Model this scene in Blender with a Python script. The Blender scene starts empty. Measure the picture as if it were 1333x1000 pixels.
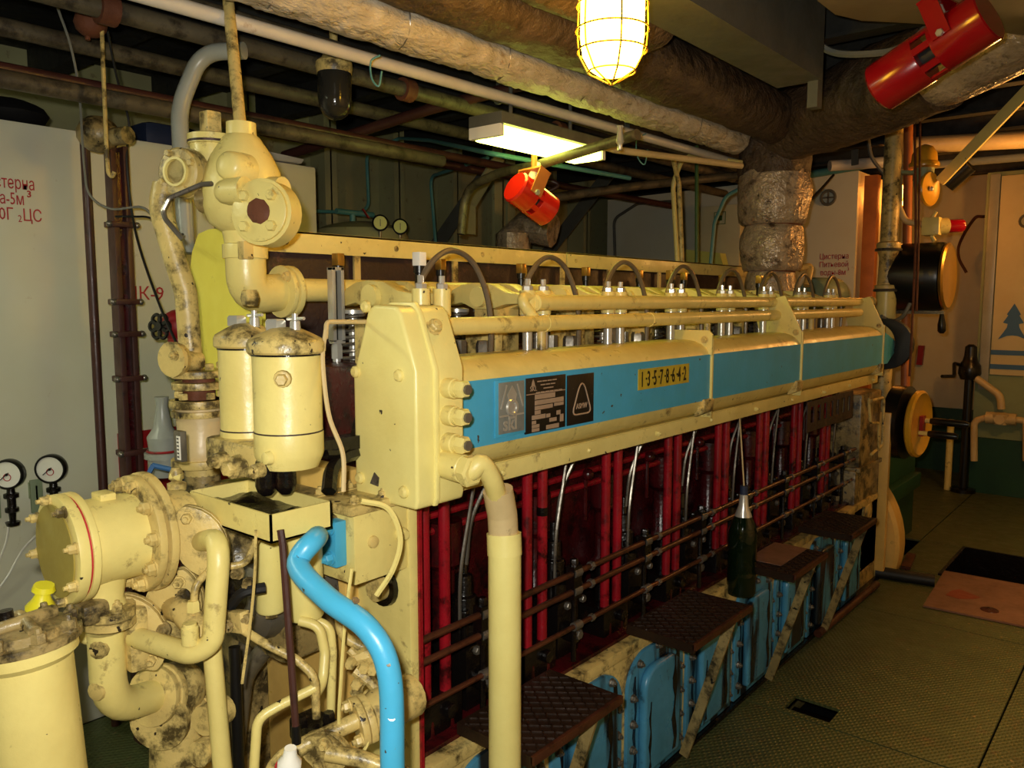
import bpy, bmesh, math, random
from math import sin, cos, pi, radians, sqrt, atan2
from mathutils import Vector, Matrix, noise
random.seed(7)
S = bpy.context.scene
C = S.collection
V = Vector

# ------------------------------------------------------------------ camera
# x: across the engine room, y: along the engine (away from the camera), z: up
F = 1040.0; HEAD = radians(40.1); PITCH = radians(5.93); EYE = V((0, 0, 1.65))
cd = bpy.data.cameras.new('camera'); cam = bpy.data.objects.new('camera', cd); C.objects.link(cam)
cd.sensor_width = 36; cd.lens = F/1333*36; cd.clip_start = .02
cam.location = EYE; cam.rotation_euler = (pi/2-PITCH, 0, HEAD)
S.camera = cam

# ------------------------------------------------------------------ light
vs = S.view_settings; vs.view_transform = 'Standard'; vs.look = 'None'; vs.gamma = 1; vs.use_curve_mapping = False
vs.exposure = 0.0
w = bpy.data.worlds.new('world'); S.world = w; w.use_nodes = True
w.node_tree.nodes['Background'].inputs[0].default_value = (1, .9, .75, 1)
w.node_tree.nodes['Background'].inputs[1].default_value = .012
FLASH_W = 116.0
ld = bpy.data.lights.new('camera_flash', 'SPOT'); lo = bpy.data.objects.new('camera_flash', ld); C.objects.link(lo)
ld.energy = FLASH_W; ld.color = (1, .97, .86); ld.shadow_soft_size = .018; ld.spot_size = radians(125); ld.spot_blend = .9
R3 = cam.rotation_euler.to_matrix()
lo.location = EYE + R3 @ V((-.045, .055, -.01)); lo.rotation_euler = (pi/2-PITCH, 0, HEAD+radians(7))

# ------------------------------------------------------------------ pixel -> place helper
def ray(u, v):
    x = (u-666.5)/F; y = (v-500)/F
    fw = cos(PITCH)-y*sin(PITCH); dn = sin(PITCH)+y*cos(PITCH)
    return V((-sin(HEAD)*fw+cos(HEAD)*x, cos(HEAD)*fw+sin(HEAD)*x, -dn))
def px(u, v, X=None, Y=None, Z=None, D=None):
    r = ray(u, v)
    t = X/r.x if X is not None else Y/r.y if Y is not None else (Z-1.65)/r.z if Z is not None else D
    return EYE + r*t
def P3(l, D=None): return [px(a[0], a[1], D=(a[2] if len(a) > 2 else D)) for a in l]

# ------------------------------------------------------------------ materials
def lin(r, g, b):
    f = lambda c: (c/255/12.92 if c <= 10 else ((c/255+.055)/1.055)**2.4)
    return (f(r), f(g), f(b), 1)
MATS = {}
def paint(name, col, rough=.4, var=.25, dirt=0., dcol=(50, 36, 20), chip=0., ccol=(60, 52, 45), bump=.08, scale=7., metal=0., streak=0., scol=(14, 11, 9), bscale=60., spec=.5, coat=0., bdist=.01, bst=None):
    m = bpy.data.materials.new(name); m.use_nodes = True; MATS[name] = m
    nt = m.node_tree; N = nt.nodes; L = nt.links
    b = N['Principled BSDF']; b.inputs['Roughness'].default_value = rough; b.inputs['Metallic'].default_value = metal
    b.inputs['Specular IOR Level'].default_value = spec
    if coat: b.inputs['Coat Weight'].default_value = coat; b.inputs['Coat Roughness'].default_value = .15
    tc = N.new('ShaderNodeTexCoord'); geo = N.new('ShaderNodeNewGeometry')
    def noi(sc, det=4, ro=.6, st=None):
        n = N.new('ShaderNodeTexNoise'); n.inputs['Scale'].default_value = sc; n.inputs['Detail'].default_value = det; n.inputs['Roughness'].default_value = ro
        if st:
            mp = N.new('ShaderNodeMapping'); mp.inputs['Scale'].default_value = st; L.new(geo.outputs['Position'], mp.inputs[0]); L.new(mp.outputs[0], n.inputs[0])
        else: L.new(geo.outputs['Position'], n.inputs[0])
        return n.outputs[0]
    def mix(fac, a, bb):
        x = N.new('ShaderNodeMix'); x.data_type = 'RGBA'
        L.new(fac, x.inputs[0])
        for s, q in ((6, a), (7, bb)):
            if isinstance(q, tuple): x.inputs[s].default_value = q
            else: L.new(q, x.inputs[s])
        return x.outputs[2]
    def rng(v, a, c, hi=1.):
        r = N.new('ShaderNodeMapRange'); r.inputs[1].default_value = a; r.inputs[2].default_value = c; r.inputs[4].default_value = hi; L.new(v, r.inputs[0]); return r.outputs[0]
    c0 = lin(*col); k = 1-var
    c1 = (c0[0]*k, c0[1]*k*.97, c0[2]*k*.9, 1)
    cc = mix(rng(noi(scale), .35, .7), c0, c1)
    if dirt: cc = mix(rng(noi(13, 8, .72), .66-dirt*.24, .78-dirt*.22, .92), cc, lin(*dcol))
    if streak: cc = mix(rng(noi(1., 3, .6, (9, 9, 1.2)), .62-streak*.3, .70-streak*.3, .97), cc, lin(*scol))
    if chip: cc = mix(rng(noi(38, 3, .5), .74-chip*.1, .75-chip*.1), cc, lin(*ccol))
    L.new(cc, b.inputs['Base Color'])
    if bump:
        bp = N.new('ShaderNodeBump'); bp.inputs['Strength'].default_value = bump; bp.inputs['Distance'].default_value = bdist
        L.new(noi(bscale, 4, .6, bst), bp.inputs['Height']); L.new(bp.outputs[0], b.inputs['Normal'])
    if dirt or streak:
        L.new(rng(noi(14, 4), .3, .7, 1), (mr := N.new('ShaderNodeMapRange')).inputs[0]); mr.inputs[3].default_value = rough*.75; mr.inputs[4].default_value = min(1, rough*1.35); L.new(mr.outputs[0], b.inputs['Roughness'])
    return m
def emit(name, col, st):
    m = bpy.data.materials.new(name); m.use_nodes = True; MATS[name] = m
    b = m.node_tree.nodes['Principled BSDF']; b.inputs['Base Color'].default_value = lin(*col)
    b.inputs['Emission Color'].default_value = lin(*col); b.inputs['Emission Strength'].default_value = st
    return m
def glass(name, col, rough=.05, alpha=.35):
    m = bpy.data.materials.new(name); m.use_nodes = True; MATS[name] = m
    b = m.node_tree.nodes['Principled BSDF']; b.inputs['Base Color'].default_value = lin(*col); b.inputs['Roughness'].default_value = rough
    b.inputs['Alpha'].default_value = alpha
    return m
paint('cream', (234, 216, 134), .34, .14, dirt=.3, dcol=(120, 92, 48), chip=.12, bump=.1)
paint('cream_clean', (238, 224, 142), .32, .08, chip=.16, bump=.08)
paint('cream_dirty', (222, 196, 122), .36, .3, dirt=.74, dcol=(52, 40, 20), chip=.5, ccol=(45, 36, 26), bump=.18)
paint('cream_grimy', (168, 146, 94), .34, .4, dirt=.85, dcol=(28, 22, 14), chip=.5, ccol=(24, 20, 15), bump=.25)
paint('tan_pipe', (212, 188, 138), .4, .2, dirt=.2, dcol=(90, 70, 45))
paint('yellow', (252, 238, 92), .45, .08, dirt=.08, dcol=(170, 140, 60), bump=.03)
paint('amber', (232, 190, 104), .35, .2, dirt=.15, dcol=(110, 76, 28))
paint('hazard_yellow', (226, 214, 40), .35, .2, dirt=.2)
paint('blue', (72, 172, 216), .34, .1, chip=.25, ccol=(70, 62, 50), bump=.06)
paint('blue_door', (78, 152, 192), .32, .25, streak=.45, dirt=.3, dcol=(15, 14, 14))
paint('red_rod', (164, 22, 36), .28, .5, dirt=.62, dcol=(26, 8, 8))
paint('maroon', (74, 13, 17), .26, .5, dirt=.75, dcol=(18, 8, 8), bump=.2)
paint('oily_black', (17, 13, 12), .22, .3, dirt=.3, dcol=(40, 22, 16), bump=.35, bscale=40)
paint('black', (16, 16, 17), .3, .2, bump=.05)
paint('rubber', (22, 22, 23), .55, .2)
paint('red_gloss', (196, 28, 20), .22, .1, bump=.02, coat=.4)
paint('red_gloss_dark', (150, 10, 20), .22, .1, bump=.02, coat=.4)
paint('red_paint', (150, 22, 28), .4, .25, dirt=.15)
paint('reflection_red', (138, 64, 46), .5, .3, dirt=.4, dcol=(120, 84, 66))
paint('red_stencil', (178, 40, 44), .6, .2)
paint('steel', (205, 204, 198), .28, .15, metal=.55, bump=.05)
paint('hose_grey', (126, 112, 92), .35, .3, dirt=.3, dcol=(40, 32, 24), metal=.3)
paint('steel_dark', (128, 122, 112), .3, .3, dirt=.4, dcol=(25, 20, 16), metal=.6)
paint('rusty_rod', (96, 54, 36), .34, .4, dirt=.6, dcol=(40, 20, 14), metal=.35)
paint('rust', (112, 62, 36), .7, .4, dirt=.4, dcol=(50, 26, 14), bump=.3)
paint('brown_pole', (74, 42, 36), .4, .3, dirt=.35, dcol=(34, 22, 18))
paint('brown_panel', (58, 38, 34), .5, .5, dirt=.35, dcol=(104, 66, 48), bump=.3)
paint('white_wall', (214, 212, 192), .5, .06, dirt=.07, dcol=(170, 150, 110), bump=.02, scale=2)
paint('pinkish_wall', (206, 194, 176), .5, .06)
paint('grey_wall', (120, 122, 112), .6, .2, dirt=.3, dcol=(84, 74, 52), bump=.05, scale=2)
paint('olive_wall', (160, 158, 116), .6, .2, dirt=.3, dcol=(96, 70, 44), bump=.05, scale=2)
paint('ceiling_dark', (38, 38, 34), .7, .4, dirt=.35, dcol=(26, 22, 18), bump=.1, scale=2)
paint('beam_grey', (92, 92, 84), .5, .25, dirt=.15, dcol=(60, 50, 38))
paint('pipe_grime', (98, 88, 68), .5, .45, dirt=.7, dcol=(42, 34, 24), bump=.15)
paint('pipe_white', (206, 200, 190), .4, .1, dirt=.08, dcol=(150, 120, 90))
paint('pipe_grey', (160, 164, 156), .32, .15)
paint('pipe_teal', (84, 140, 140), .4, .2)
paint('pipe_green', (64, 104, 48), .45, .3)
paint('wrap_silver', (196, 184, 164), .38, .3, dirt=.3, dcol=(120, 88, 50), bump=.8, bscale=1, scale=11, bdist=.03, bst=(34, 14, 34))
paint('wrap_brown', (88, 70, 54), .55, .4, dirt=.45, dcol=(40, 30, 22), bump=.8, bscale=16, scale=9, bdist=.04)
paint('wrap_tan', (196, 174, 148), .3, .45, dirt=.55, dcol=(66, 48, 34), bump=.8, bscale=15, scale=9, bdist=.03, metal=.25)
paint('floor_green', (80, 88, 52), .4, .25, dirt=.45, dcol=(88, 76, 48), chip=.45, ccol=(132, 116, 80), bump=.1)
paint('green_band', (20, 66, 38), .45, .2)
paint('olive_disc', (160, 142, 64), .5, .12, dirt=.1)
paint('brass', (190, 150, 70), .3, .2, metal=.8)
paint('white', (236, 234, 226), .4, .05)
paint('dial', (226, 224, 212), .45, .05, dirt=.1, dcol=(170, 160, 140))
paint('dial_yellow', (206, 208, 110), .45, .05)
paint('plate_dark', (26, 22, 20), .35, .3, chip=.2, ccol=(150, 130, 110))
paint('plate_tan', (172, 146, 122), .45, .2)
paint('plate_silver', (146, 150, 146), .35, .3, metal=.15, dirt=.3, dcol=(80, 100, 110))
paint('tag_yellow', (206, 182, 52), .5, .3, dirt=.35, dcol=(92, 66, 30))
paint('copper_plate', (128, 92, 74), .5, .3, dirt=.3, dcol=(92, 58, 44))
paint('checker', (52, 36, 26), .34, .4, dirt=.4, dcol=(24, 18, 14), metal=.3, bump=.2)
paint('dark_pit', (14, 13, 12), .7, .3)
paint('navy', (30, 42, 70), .6, .2)
paint('logo_blue', (58, 104, 158), .5, .1)
paint('sign_cream', (206, 198, 160), .5, .06)
paint('sage', (140, 156, 122), .5, .1)
paint('wood_orange', (190, 112, 54), .5, .3)
paint('siren_yellow', (214, 164, 44), .3, .15, coat=.3)
paint('lamp_off', (40, 40, 38), .08, .2)
paint('cloth', (214, 210, 204), .8, .1)
paint('trunk', (150, 136, 108), .5, .15, bump=.05)
paint('cable_grey', (120, 120, 112), .5, .2)
emit('lamp_warm', (255, 194, 52), 40)
emit('lamp_orange', (255, 156, 58), 34)
emit('lamp_tube', (242, 255, 110), 11)
emit('fill_tube_white', (250, 255, 215), 24)
glass('ruby', (150, 10, 30), .1, .9)
glass('bottle_green', (12, 26, 12), .05, .82)
glass('clear_glass', (230, 230, 225), .05, .3)

# ------------------------------------------------------------------ mesh builder
def frame(d):
    d = V(d).normalized()
    a = V((0, 0, 1)) if abs(d.z) < .9 else V((1, 0, 0))
    u = a.cross(d).normalized(); return d, u, d.cross(u)
def fillet(pts, br, k=6):
    pts = [V(p) for p in pts]
    if br <= 0 or len(pts) < 3: return pts
    out = [pts[0]]
    for i in range(1, len(pts)-1):
        a, b, c = pts[i-1], pts[i], pts[i+1]
        d1 = (a-b); d2 = (c-b); l1, l2 = d1.length, d2.length
        if l1 < 1e-6 or l2 < 1e-6: continue
        d1 /= l1; d2 /= l2
        cs = max(-1, min(1, -d1.dot(d2))); th = math.acos(cs)
        if th < .05: out.append(b); continue
        t = min(br*math.tan(th/2), .48*l1, .48*l2)
        p0 = b+d1*t; p2 = b+d2*t
        for j in range(k+1):
            s = j/k; out.append(p0*(1-s)**2+b*2*s*(1-s)+p2*s*s)
    out.append(pts[-1]); return out
def curve(pts, k=8):
    P = [V(p) for p in pts]; P = [P[0]*2-P[1]]+P+[P[-1]*2-P[-2]]; out = []
    for i in range(1, len(P)-2):
        a, b, c, d = P[i-1:i+3]
        for j in range(k):
            t = j/k; out.append(.5*((2*b)+(c-a)*t+(2*a-5*b+4*c-d)*t*t+(3*b-a-3*c+d)*t**3))
    out.append(P[-2]); return out
class M:
    def __init__(s): s.v = []; s.f = []
    def add(s, vs, fs):
        o = len(s.v); s.v += [V(p) for p in vs]; s.f += [tuple(i+o for i in f) for f in fs]; return s
    def bx(s, x0, x1, y0, y1, z0, z1):
        x0, x1 = sorted((x0, x1)); y0, y1 = sorted((y0, y1)); z0, z1 = sorted((z0, z1))
        return s.add([(x, y, z) for z in (z0, z1) for y in (y0, y1) for x in (x0, x1)],
                     [(0, 2, 3, 1), (4, 5, 7, 6), (0, 1, 5, 4), (2, 6, 7, 3), (0, 4, 6, 2), (1, 3, 7, 5)])
    def ob(s, c, a, b, ha, hb, hc):          # oriented box: a, b axes, half sizes
        a = V(a).normalized(); b = V(b); b = (b-a*b.dot(a)).normalized(); n = a.cross(b); c = V(c)
        return s.add([c+a*(ha*i)+b*(hb*j)+n*(hc*k) for k in (-1, 1) for j in (-1, 1) for i in (-1, 1)],
                     [(0, 2, 3, 1), (4, 5, 7, 6), (0, 1, 5, 4), (2, 6, 7, 3), (0, 4, 6, 2), (1, 3, 7, 5)])
    def bar(s, a, b, w, h, up=(0, 0, 1)):    # flat bar from a to b
        a, b = V(a), V(b); return s.ob((a+b)/2, b-a, V(up).cross(b-a), (b-a).length/2, w/2, h/2)
    def lathe(s, a, d, prof, n=18, cap=True, jit=None):
        d, u, v = frame(d); a = V(a); vs = []; fs = []
        for k, (h, r) in enumerate(prof):
            for i in range(n):
                t = 2*pi*i/n; rr = r*(1 if not jit else 1+jit(h, t)); vs.append(a+d*h+(u*cos(t)+v*sin(t))*rr)
        for k in range(len(prof)-1):
            for i in range(n):
                j = (i+1) % n; fs.append((k*n+i, k*n+j, (k+1)*n+j, (k+1)*n+i))
        if cap:
            fs.append(tuple(range(n-1, -1, -1))); o = (len(prof)-1)*n; fs.append(tuple(range(o, o+n)))
        return s.add(vs, fs)
    def cyl(s, a, b, r, r2=None, n=14):
        a, b = V(a), V(b); return s.lathe(a, b-a, [(0, r), ((b-a).length, r if r2 is None else r2)], n)
    def tube(s, pts, r, n=10, bend=0., cap=True, rad=None):
        p = fillet(pts, bend); q = [p[0]]
        for a in p[1:]:
            if (a-q[-1]).length > 1e-5: q.append(a)
        p = q; d = (p[1]-p[0]).normalized(); _, u, v = frame(d); vs = []; fs = []; L = 0
        for i, a in enumerate(p):
            nd = (p[min(i+1, len(p)-1)]-p[max(i-1, 0)]).normalized()
            ax = d.cross(nd)
            if ax.length > 1e-6:
                R = Matrix.Rotation(d.angle(nd), 3, ax.normalized()); u = R @ u
            d = nd; v = d.cross(u)
            if i: L += (a-p[i-1]).length
            for k in range(n):
                t = 2*pi*k/n; rr = r if rad is None else r*rad(L, t)
                vs.append(a+(u*cos(t)+v*sin(t))*rr)
        for i in range(len(p)-1):
            for k in range(n):
                j = (k+1) % n; fs.append((i*n+k, i*n+j, (i+1)*n+j, (i+1)*n+k))
        if cap: fs.append(tuple(range(n-1, -1, -1))); o = (len(p)-1)*n; fs.append(tuple(range(o, o+n)))
        return s.add(vs, fs)
    def sph(s, c, r, n=14, sc=(1, 1, 1), d=(0, 0, 1)):
        d, u, v = frame(d); c = V(c); m = n//2; vs = [c-d*r*sc[2]]; fs = []
        for i in range(1, m):
            ph = -pi/2+pi*i/m
            for k in range(n): t = 2*pi*k/n; vs.append(c+(u*cos(t)*sc[0]+v*sin(t)*sc[1])*r*cos(ph)+d*r*sin(ph)*sc[2])
        vs.append(c+d*r*sc[2]); last = len(vs)-1
        for k in range(n): j = (k+1) % n; fs.append((0, 1+j, 1+k)); fs.append((last, last-n+k, last-n+j))
        for i in range(m-2):
            for k in range(n): j = (k+1) % n; a = 1+i*n; fs.append((a+k, a+j, a+n+j, a+n+k))
        return s.add(vs, fs)
    def prism(s, poly, o, ex, ey, ez, h):
        o, ex, ey, ez = V(o), V(ex).normalized(), V(ey).normalized(), V(ez).normalized(); n = len(poly)
        if ex.cross(ey).dot(ez)*h < 0: poly = poly[::-1]
        vs = [o+ex*a+ey*b for a, b in poly]+[o+ex*a+ey*b+ez*h for a, b in poly]
        ar = sum(poly[i][0]*poly[(i+1) % n][1]-poly[(i+1) % n][0]*poly[i][1] for i in range(n))
        fs = [tuple(range(n-1, -1, -1)), tuple(range(n, 2*n))]+[(i, (i+1) % n, n+(i+1) % n, n+i) for i in range(n)]
        return s.add(vs, fs)
    def torus(s, c, d, R, r, n=24, m=8, a0=0, a1=2*pi):
        d, u, v = frame(d); c = V(c)
        full = abs(a1-a0) > 6.28
        pts = [c+(u*cos(a0+(a1-a0)*i/n)+v*sin(a0+(a1-a0)*i/n))*R for i in range(n+1)]
        if not full: return s.tube(pts, r, m)
        vs = []; fs = []
        for i in range(n):
            t = 2*pi*i/n; e = u*cos(t)+v*sin(t)
            for k in range(m): p = 2*pi*k/m; vs.append(c+e*(R+r*cos(p))+d*(r*sin(p)))
        for i in range(n):
            for k in range(m): j = (i+1) % n; l = (k+1) % m; fs.append((i*m+k, j*m+k, j*m+l, i*m+l))
        return s.add(vs, fs)
    def hexn(s, p, d, r, h, ch=True):
        return s.lathe(p, d, [(0, r), (h*.8, r), (h, r*.82)], 6)
    def bolt(s, p, d, r, h):                 # washer, hex head, stud end
        d = V(d).normalized(); p = V(p)
        s.lathe(p, d, [(0, r*1.25), (h*.18, r*1.25)], 10); s.hexn(p+d*h*.18, d, r, h*.62); s.lathe(p+d*h*.78, d, [(0, r*.5), (h*.35, r*.45)], 8); return s
    def spring(s, a, b, R, r, turns, n=12, m=6):
        d, u, v = frame(V(b)-V(a)); H = (V(b)-V(a)).length; a = V(a); N = int(turns*n)
        return s.tube([a+d*(H*i/N)+(u*cos(2*pi*i/n)+v*sin(2*pi*i/n))*R for i in range(N+1)], r, m)
    def build(s, name, mat, parent=None, bev=0., ang=38, at=None, seg=2):
        lo = V([min(p[i] for p in s.v) for i in range(3)]); hi = V([max(p[i] for p in s.v) for i in range(3)])
        org = V(at) if at is not None else V(((lo.x+hi.x)/2, (lo.y+hi.y)/2, lo.z))
        me = bpy.data.meshes.new(name); me.from_pydata([tuple(p-org) for p in s.v], [], s.f)
        if bev:
            bm = bmesh.new(); bm.from_mesh(me)
            es = [e for e in bm.edges if len(e.link_faces) == 2 and e.calc_face_angle(0) > radians(25)]
            bmesh.ops.bevel(bm, geom=es, offset=bev, segments=seg, affect='EDGES', profile=.6, clamp_overlap=True)
            bm.to_mesh(me); bm.free()
        me.shade_smooth(); me.set_sharp_from_angle(angle=radians(ang))
        me.materials.append(MATS[mat])
        o = bpy.data.objects.new(name, me); C.objects.link(o); o.location = org
        if parent is not None: o.parent = parent; o.location = org-wl(parent)
        return o
def wl(o):
    p = o.location.copy()
    while o.parent: o = o.parent; p += o.location
    return p
def T(name, label, cat, loc, group=None):
    o = bpy.data.objects.new(name, None); C.objects.link(o); o.location = V(loc); o.empty_display_size = .05
    return tag(o, label, cat, group)
def tag(o, label, cat, group=None):
    o['label'] = label; o['category'] = cat
    if group: o['group'] = group
    return o
def struct(o, label=None):
    o['kind'] = 'structure'
    if label: o['label'] = label
    return o
def rep(o, off, parent=None, label=None):
    c = o.copy(); C.objects.link(c)
    c.parent = parent if parent is not None else o.parent
    c.location = o.location+V(off)
    if label: c['label'] = label
    for ch in [x for x in o.children]:
        k = ch.copy(); C.objects.link(k); k.parent = c
        for g in [x for x in ch.children]:
            q = g.copy(); C.objects.link(q); q.parent = k
    return c
def text(body, size, mat, o, ex, ey, name='lettering', parent=None, ext=.0008, bold=0., align='LEFT', sx=1., subst=None):
    cu = bpy.data.curves.new('t', 'FONT'); cu.body = body; cu.size = size; cu.extrude = ext; cu.offset = bold; cu.align_x = align; cu.resolution_u = 2
    cu.space_line = .95
    ob = bpy.data.objects.new('t', cu); C.objects.link(ob)
    bpy.context.view_layer.update()
    me = bpy.data.meshes.new_from_object(ob.evaluated_get(bpy.context.evaluated_depsgraph_get()))
    bpy.data.objects.remove(ob); bpy.data.curves.remove(cu)
    ex, ey = V(ex).normalized(), V(ey).normalized(); ez = ex.cross(ey); o = V(o)
    m = M(); m.v = [o+ex*(p.co.x*sx)+ey*p.co.y+ez*p.co.z for p in me.vertices]; m.f = [tuple(f.vertices) for f in me.polygons]
    bpy.data.meshes.remove(me)
    return m.build(name, mat, parent)
XA, YA, ZA = V((1, 0, 0)), V((0, 1, 0)), V((0, 0, 1))
def lump(amp, seed=0, fs=6., ft=1.5):
    return lambda L, t: 1+amp*noise.noise(V((cos(t)*ft+seed, sin(t)*ft, L*fs)))+.5*amp*noise.noise(V((cos(t)*4+seed, sin(t)*4, L*fs*3)))
def pipe(name, pts, r, mat, label, cat='pipe', bend=.06, n=12, group=None, parent=None):
    o = M().tube(pts, r, n, bend).build(name, mat, parent)
    return tag(o, label, cat, group) if parent is None else o
def cable(name, pts, r, mat, label, cat='cable', k=8, n=6, group=None, parent=None):
    o = M().tube(curve(pts, k), r, n).build(name, mat, parent)
    return tag(o, label, cat, group) if parent is None else o
# ================================================================== the room
# floor of separate ribbed plates laid over a dark bilge
def ribbed(name):
    m = MATS[name]; nt = m.node_tree; N = nt.nodes; L = nt.links; b = N['Principled BSDF']
    geo = N.new('ShaderNodeNewGeometry'); hs = []
    for ang in (35, -35):
        mp = N.new('ShaderNodeMapping'); mp.inputs['Rotation'].default_value = (0, 0, radians(ang)); L.new(geo.outputs['Position'], mp.inputs[0])
        wv = N.new('ShaderNodeTexWave'); wv.inputs['Scale'].default_value = 17; L.new(mp.outputs[0], wv.inputs[0]); hs.append(wv.outputs['Fac'])
    mx = N.new('ShaderNodeMath'); mx.operation = 'MULTIPLY'; L.new(hs[0], mx.inputs[0]); L.new(hs[1], mx.inputs[1])
    bp = N.new('ShaderNodeBump'); bp.inputs['Strength'].default_value = .5; bp.inputs['Distance'].default_value = .006
    L.new(mx.outputs[0], bp.inputs['Height']); L.new(bp.outputs[0], b.inputs['Normal'])
ribbed('floor_green')
fl = struct(M().bx(-4.6, 2.6, -2.6, 8.6, -.45, -.4).build('floor', 'dark_pit'))
def fplate(x0, x1, y0, y1, hole=None):
    g = .004; x0 += g; x1 -= g; y0 += g; y1 -= g
    m = M()
    if not hole: m.bx(x0, x1, y0, y1, -.012, 0)
    else:
        a, b, c, d = hole
        for q in ((x0, a, y0, y1), (b, x1, y0, y1), (a, b, y0, c), (a, b, d, y1)): m.bx(*q, -.012, 0)
    m.build('floor_plate', 'floor_green', fl)
rows = [-2.6, -1.06, .31, 1.68, 3.05, 4.42, 5.25, 5.95, 7.2, 8.6]
for i in range(len(rows)-1):
    y0, y1 = rows[i:i+2]
    xs = [-1.31, -.46, .44, 1.34, 2.6]
    if i == 6: xs = [-1.31, -1.03, -.3, .44, 1.34, 2.6]
    if y1 < 1 or y0 > 5.9: xs = [-3.2, -2.25]+xs
    if y1 < 1 or y0 > 5.9: pass
    elif i == 2: pass
    for k in range(len(xs)-1):
        if i == 6 and k == 1: continue
        h = (-1.15, -.97, 3.09, 3.22) if (i == 4 and xs[k] == -1.31) else None
        fplate(xs[k], xs[k+1], y0, y1, h)
fplate(-3.2, -1.31, .31, .95)
fplate(-3.2, -2.45, .95, 3.6); fplate(-3.2, -2.45, 3.6, 5.95)
# frame of the hatch well and the small pocket
m = M()
for q in ((-1.05, -1.03, 5.25, 5.95), (-.3, -.28, 5.25, 5.95), (-1.03, -.3, 5.93, 5.95), (-1.03, -.3, 5.25, 5.27)): m.bx(*q, -.25, .012)
m.build('hatch_frame', 'oily_black', fl)
M().bx(-1.16, -.96, 3.08, 3.23, -.06, -.055).cyl((-1.12, 3.15, -.05), (-1.0, 3.15, -.05), .012).build('lifting_pocket', 'oily_black', fl)
# walls and ceiling
struct(M().bx(-4.7, -4.6, -2.6, 8.7, -.4, 2.95).build('wall_left', 'olive_wall'))
struct(M().bx(-4.7, 2.7, 8.6, 8.7, -.4, 2.95).build('wall_far', 'sign_cream'))
struct(M().bx(2.6, 2.7, -2.7, 8.7, -.4, 2.95).build('wall_right', 'white_wall'))
struct(M().bx(-4.7, 2.7, -2.7, -2.6, -.4, 2.95).build('wall_back', 'white_wall'))
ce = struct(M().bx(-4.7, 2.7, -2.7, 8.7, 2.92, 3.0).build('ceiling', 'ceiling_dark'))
for k in range(17):
    y = -2.2+.64*k
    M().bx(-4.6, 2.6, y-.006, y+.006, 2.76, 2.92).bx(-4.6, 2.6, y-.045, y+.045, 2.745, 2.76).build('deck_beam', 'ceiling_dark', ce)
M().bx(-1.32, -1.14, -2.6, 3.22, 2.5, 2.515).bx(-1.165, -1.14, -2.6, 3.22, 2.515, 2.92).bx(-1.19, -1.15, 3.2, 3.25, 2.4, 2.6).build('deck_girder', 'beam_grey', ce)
M().bx(.24, .28, -2.6, 8.6, 2.28, 2.92).bx(.2, .306, -2.6, 8.6, 2.27, 2.28).build('deck_girder', 'beam_grey', ce)  # unseen girder, added to cut the near walkway lamp's light on the floor
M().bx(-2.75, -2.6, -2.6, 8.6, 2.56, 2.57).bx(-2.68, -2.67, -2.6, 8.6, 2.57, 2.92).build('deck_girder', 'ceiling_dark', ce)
# hull frames seen behind the engine
wlft = bpy.data.objects['wall_left']
for y in (2.75, 3.35, 3.95, 4.55, 5.15, 5.75, 6.3):
    M().bx(-4.6, -4.38, y-.006, y+.006, 0, 2.92).bx(-4.395, -4.38, y-.05, y+.05, 0, 2.92).build('hull_frame', 'olive_wall', wlft)
for y in (4.25, 5.6):
    a = V((-4.38, y, 2.0)); M().bar(a, (-3.7, y+.1, 2.75), .12, .012, YA).build('bracket_plate', 'beam_grey', wlft)
# dark green bands at the foot of the far wall
M().bx(-4.6, 2.6, 8.585, 8.6, 0, .62).build('painted_band', 'green_band', bpy.data.objects['wall_far'])

# white tank beside the engine
tk = T('fuel_tank', 'long white steel tank wall with red stencilled tank lettering', 'tank', (-3.7, 0, 0))
M().bx(-4.5, -3.2, -2.55, 1.83, 0, 2.28).build('tank_shell', 'white_wall', tk, bev=.008)
M().bx(-4.5, -3.2, 1.835, 2.36, 0, 2.28).build('tank_end', 'pinkish_wall', tk, bev=.012)
M().bx(-3.2, -3.188, 1.38, 2.3, .3, 1.13).build('red_panel', 'red_paint', tk)
for tx, y, z, s in (('цистерна', 1.137, 2.045, .062), ('топлива-5м', 1.10, 1.99, .06), ('0Г', 1.015, 1.935, .06), ('2', 1.075, 1.93, .035), ('ЦС', 1.09, 1.935, .06)):
    if tx in ('цистерна', 'топлива-5м'): text(tx, s, 'red_stencil', (-3.199, y, z), YA, ZA, 'lettering', tk, bold=0, align='RIGHT', sx=.62)
    else: text(tx, s, 'red_stencil', (-3.199, y, z), YA, ZA, 'lettering', tk, bold=0, sx=.75)
text('3', .032, 'red_stencil', (-3.199, 1.108, 2.02), YA, ZA, 'lettering', tk, bold=.0008)
text('ПК-9', .075, 'red_stencil', (-3.199, 1.437, 1.655), YA, ZA, 'lettering', tk, bold=0, sx=.95)
tag(M().add([(-4.3, 1.9, 2.285), (-3.22, 1.85, 2.285), (-3.2, 2.28, 2.285), (-4.3, 2.3, 2.285), (-4.3, 1.9, 2.30), (-3.17, 1.86, 2.325), (-3.16, 2.27, 2.30), (-4.3, 2.3, 2.31)],
    [(0, 3, 2, 1), (4, 5, 6, 7), (0, 1, 5, 4), (1, 2, 6, 5), (2, 3, 7, 6), (3, 0, 4, 7)]).build('rag', 'cloth', bev=.006), 'white cloth lying on top of the tank end', 'cloth')
tag(M().bx(-3.9, -3.35, 1.62, 1.88, 2.285, 2.40).build('tarpaulin_bundle', 'navy', bev=.04), 'dark navy bundle lying on top of the white tank', 'bundle')
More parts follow.
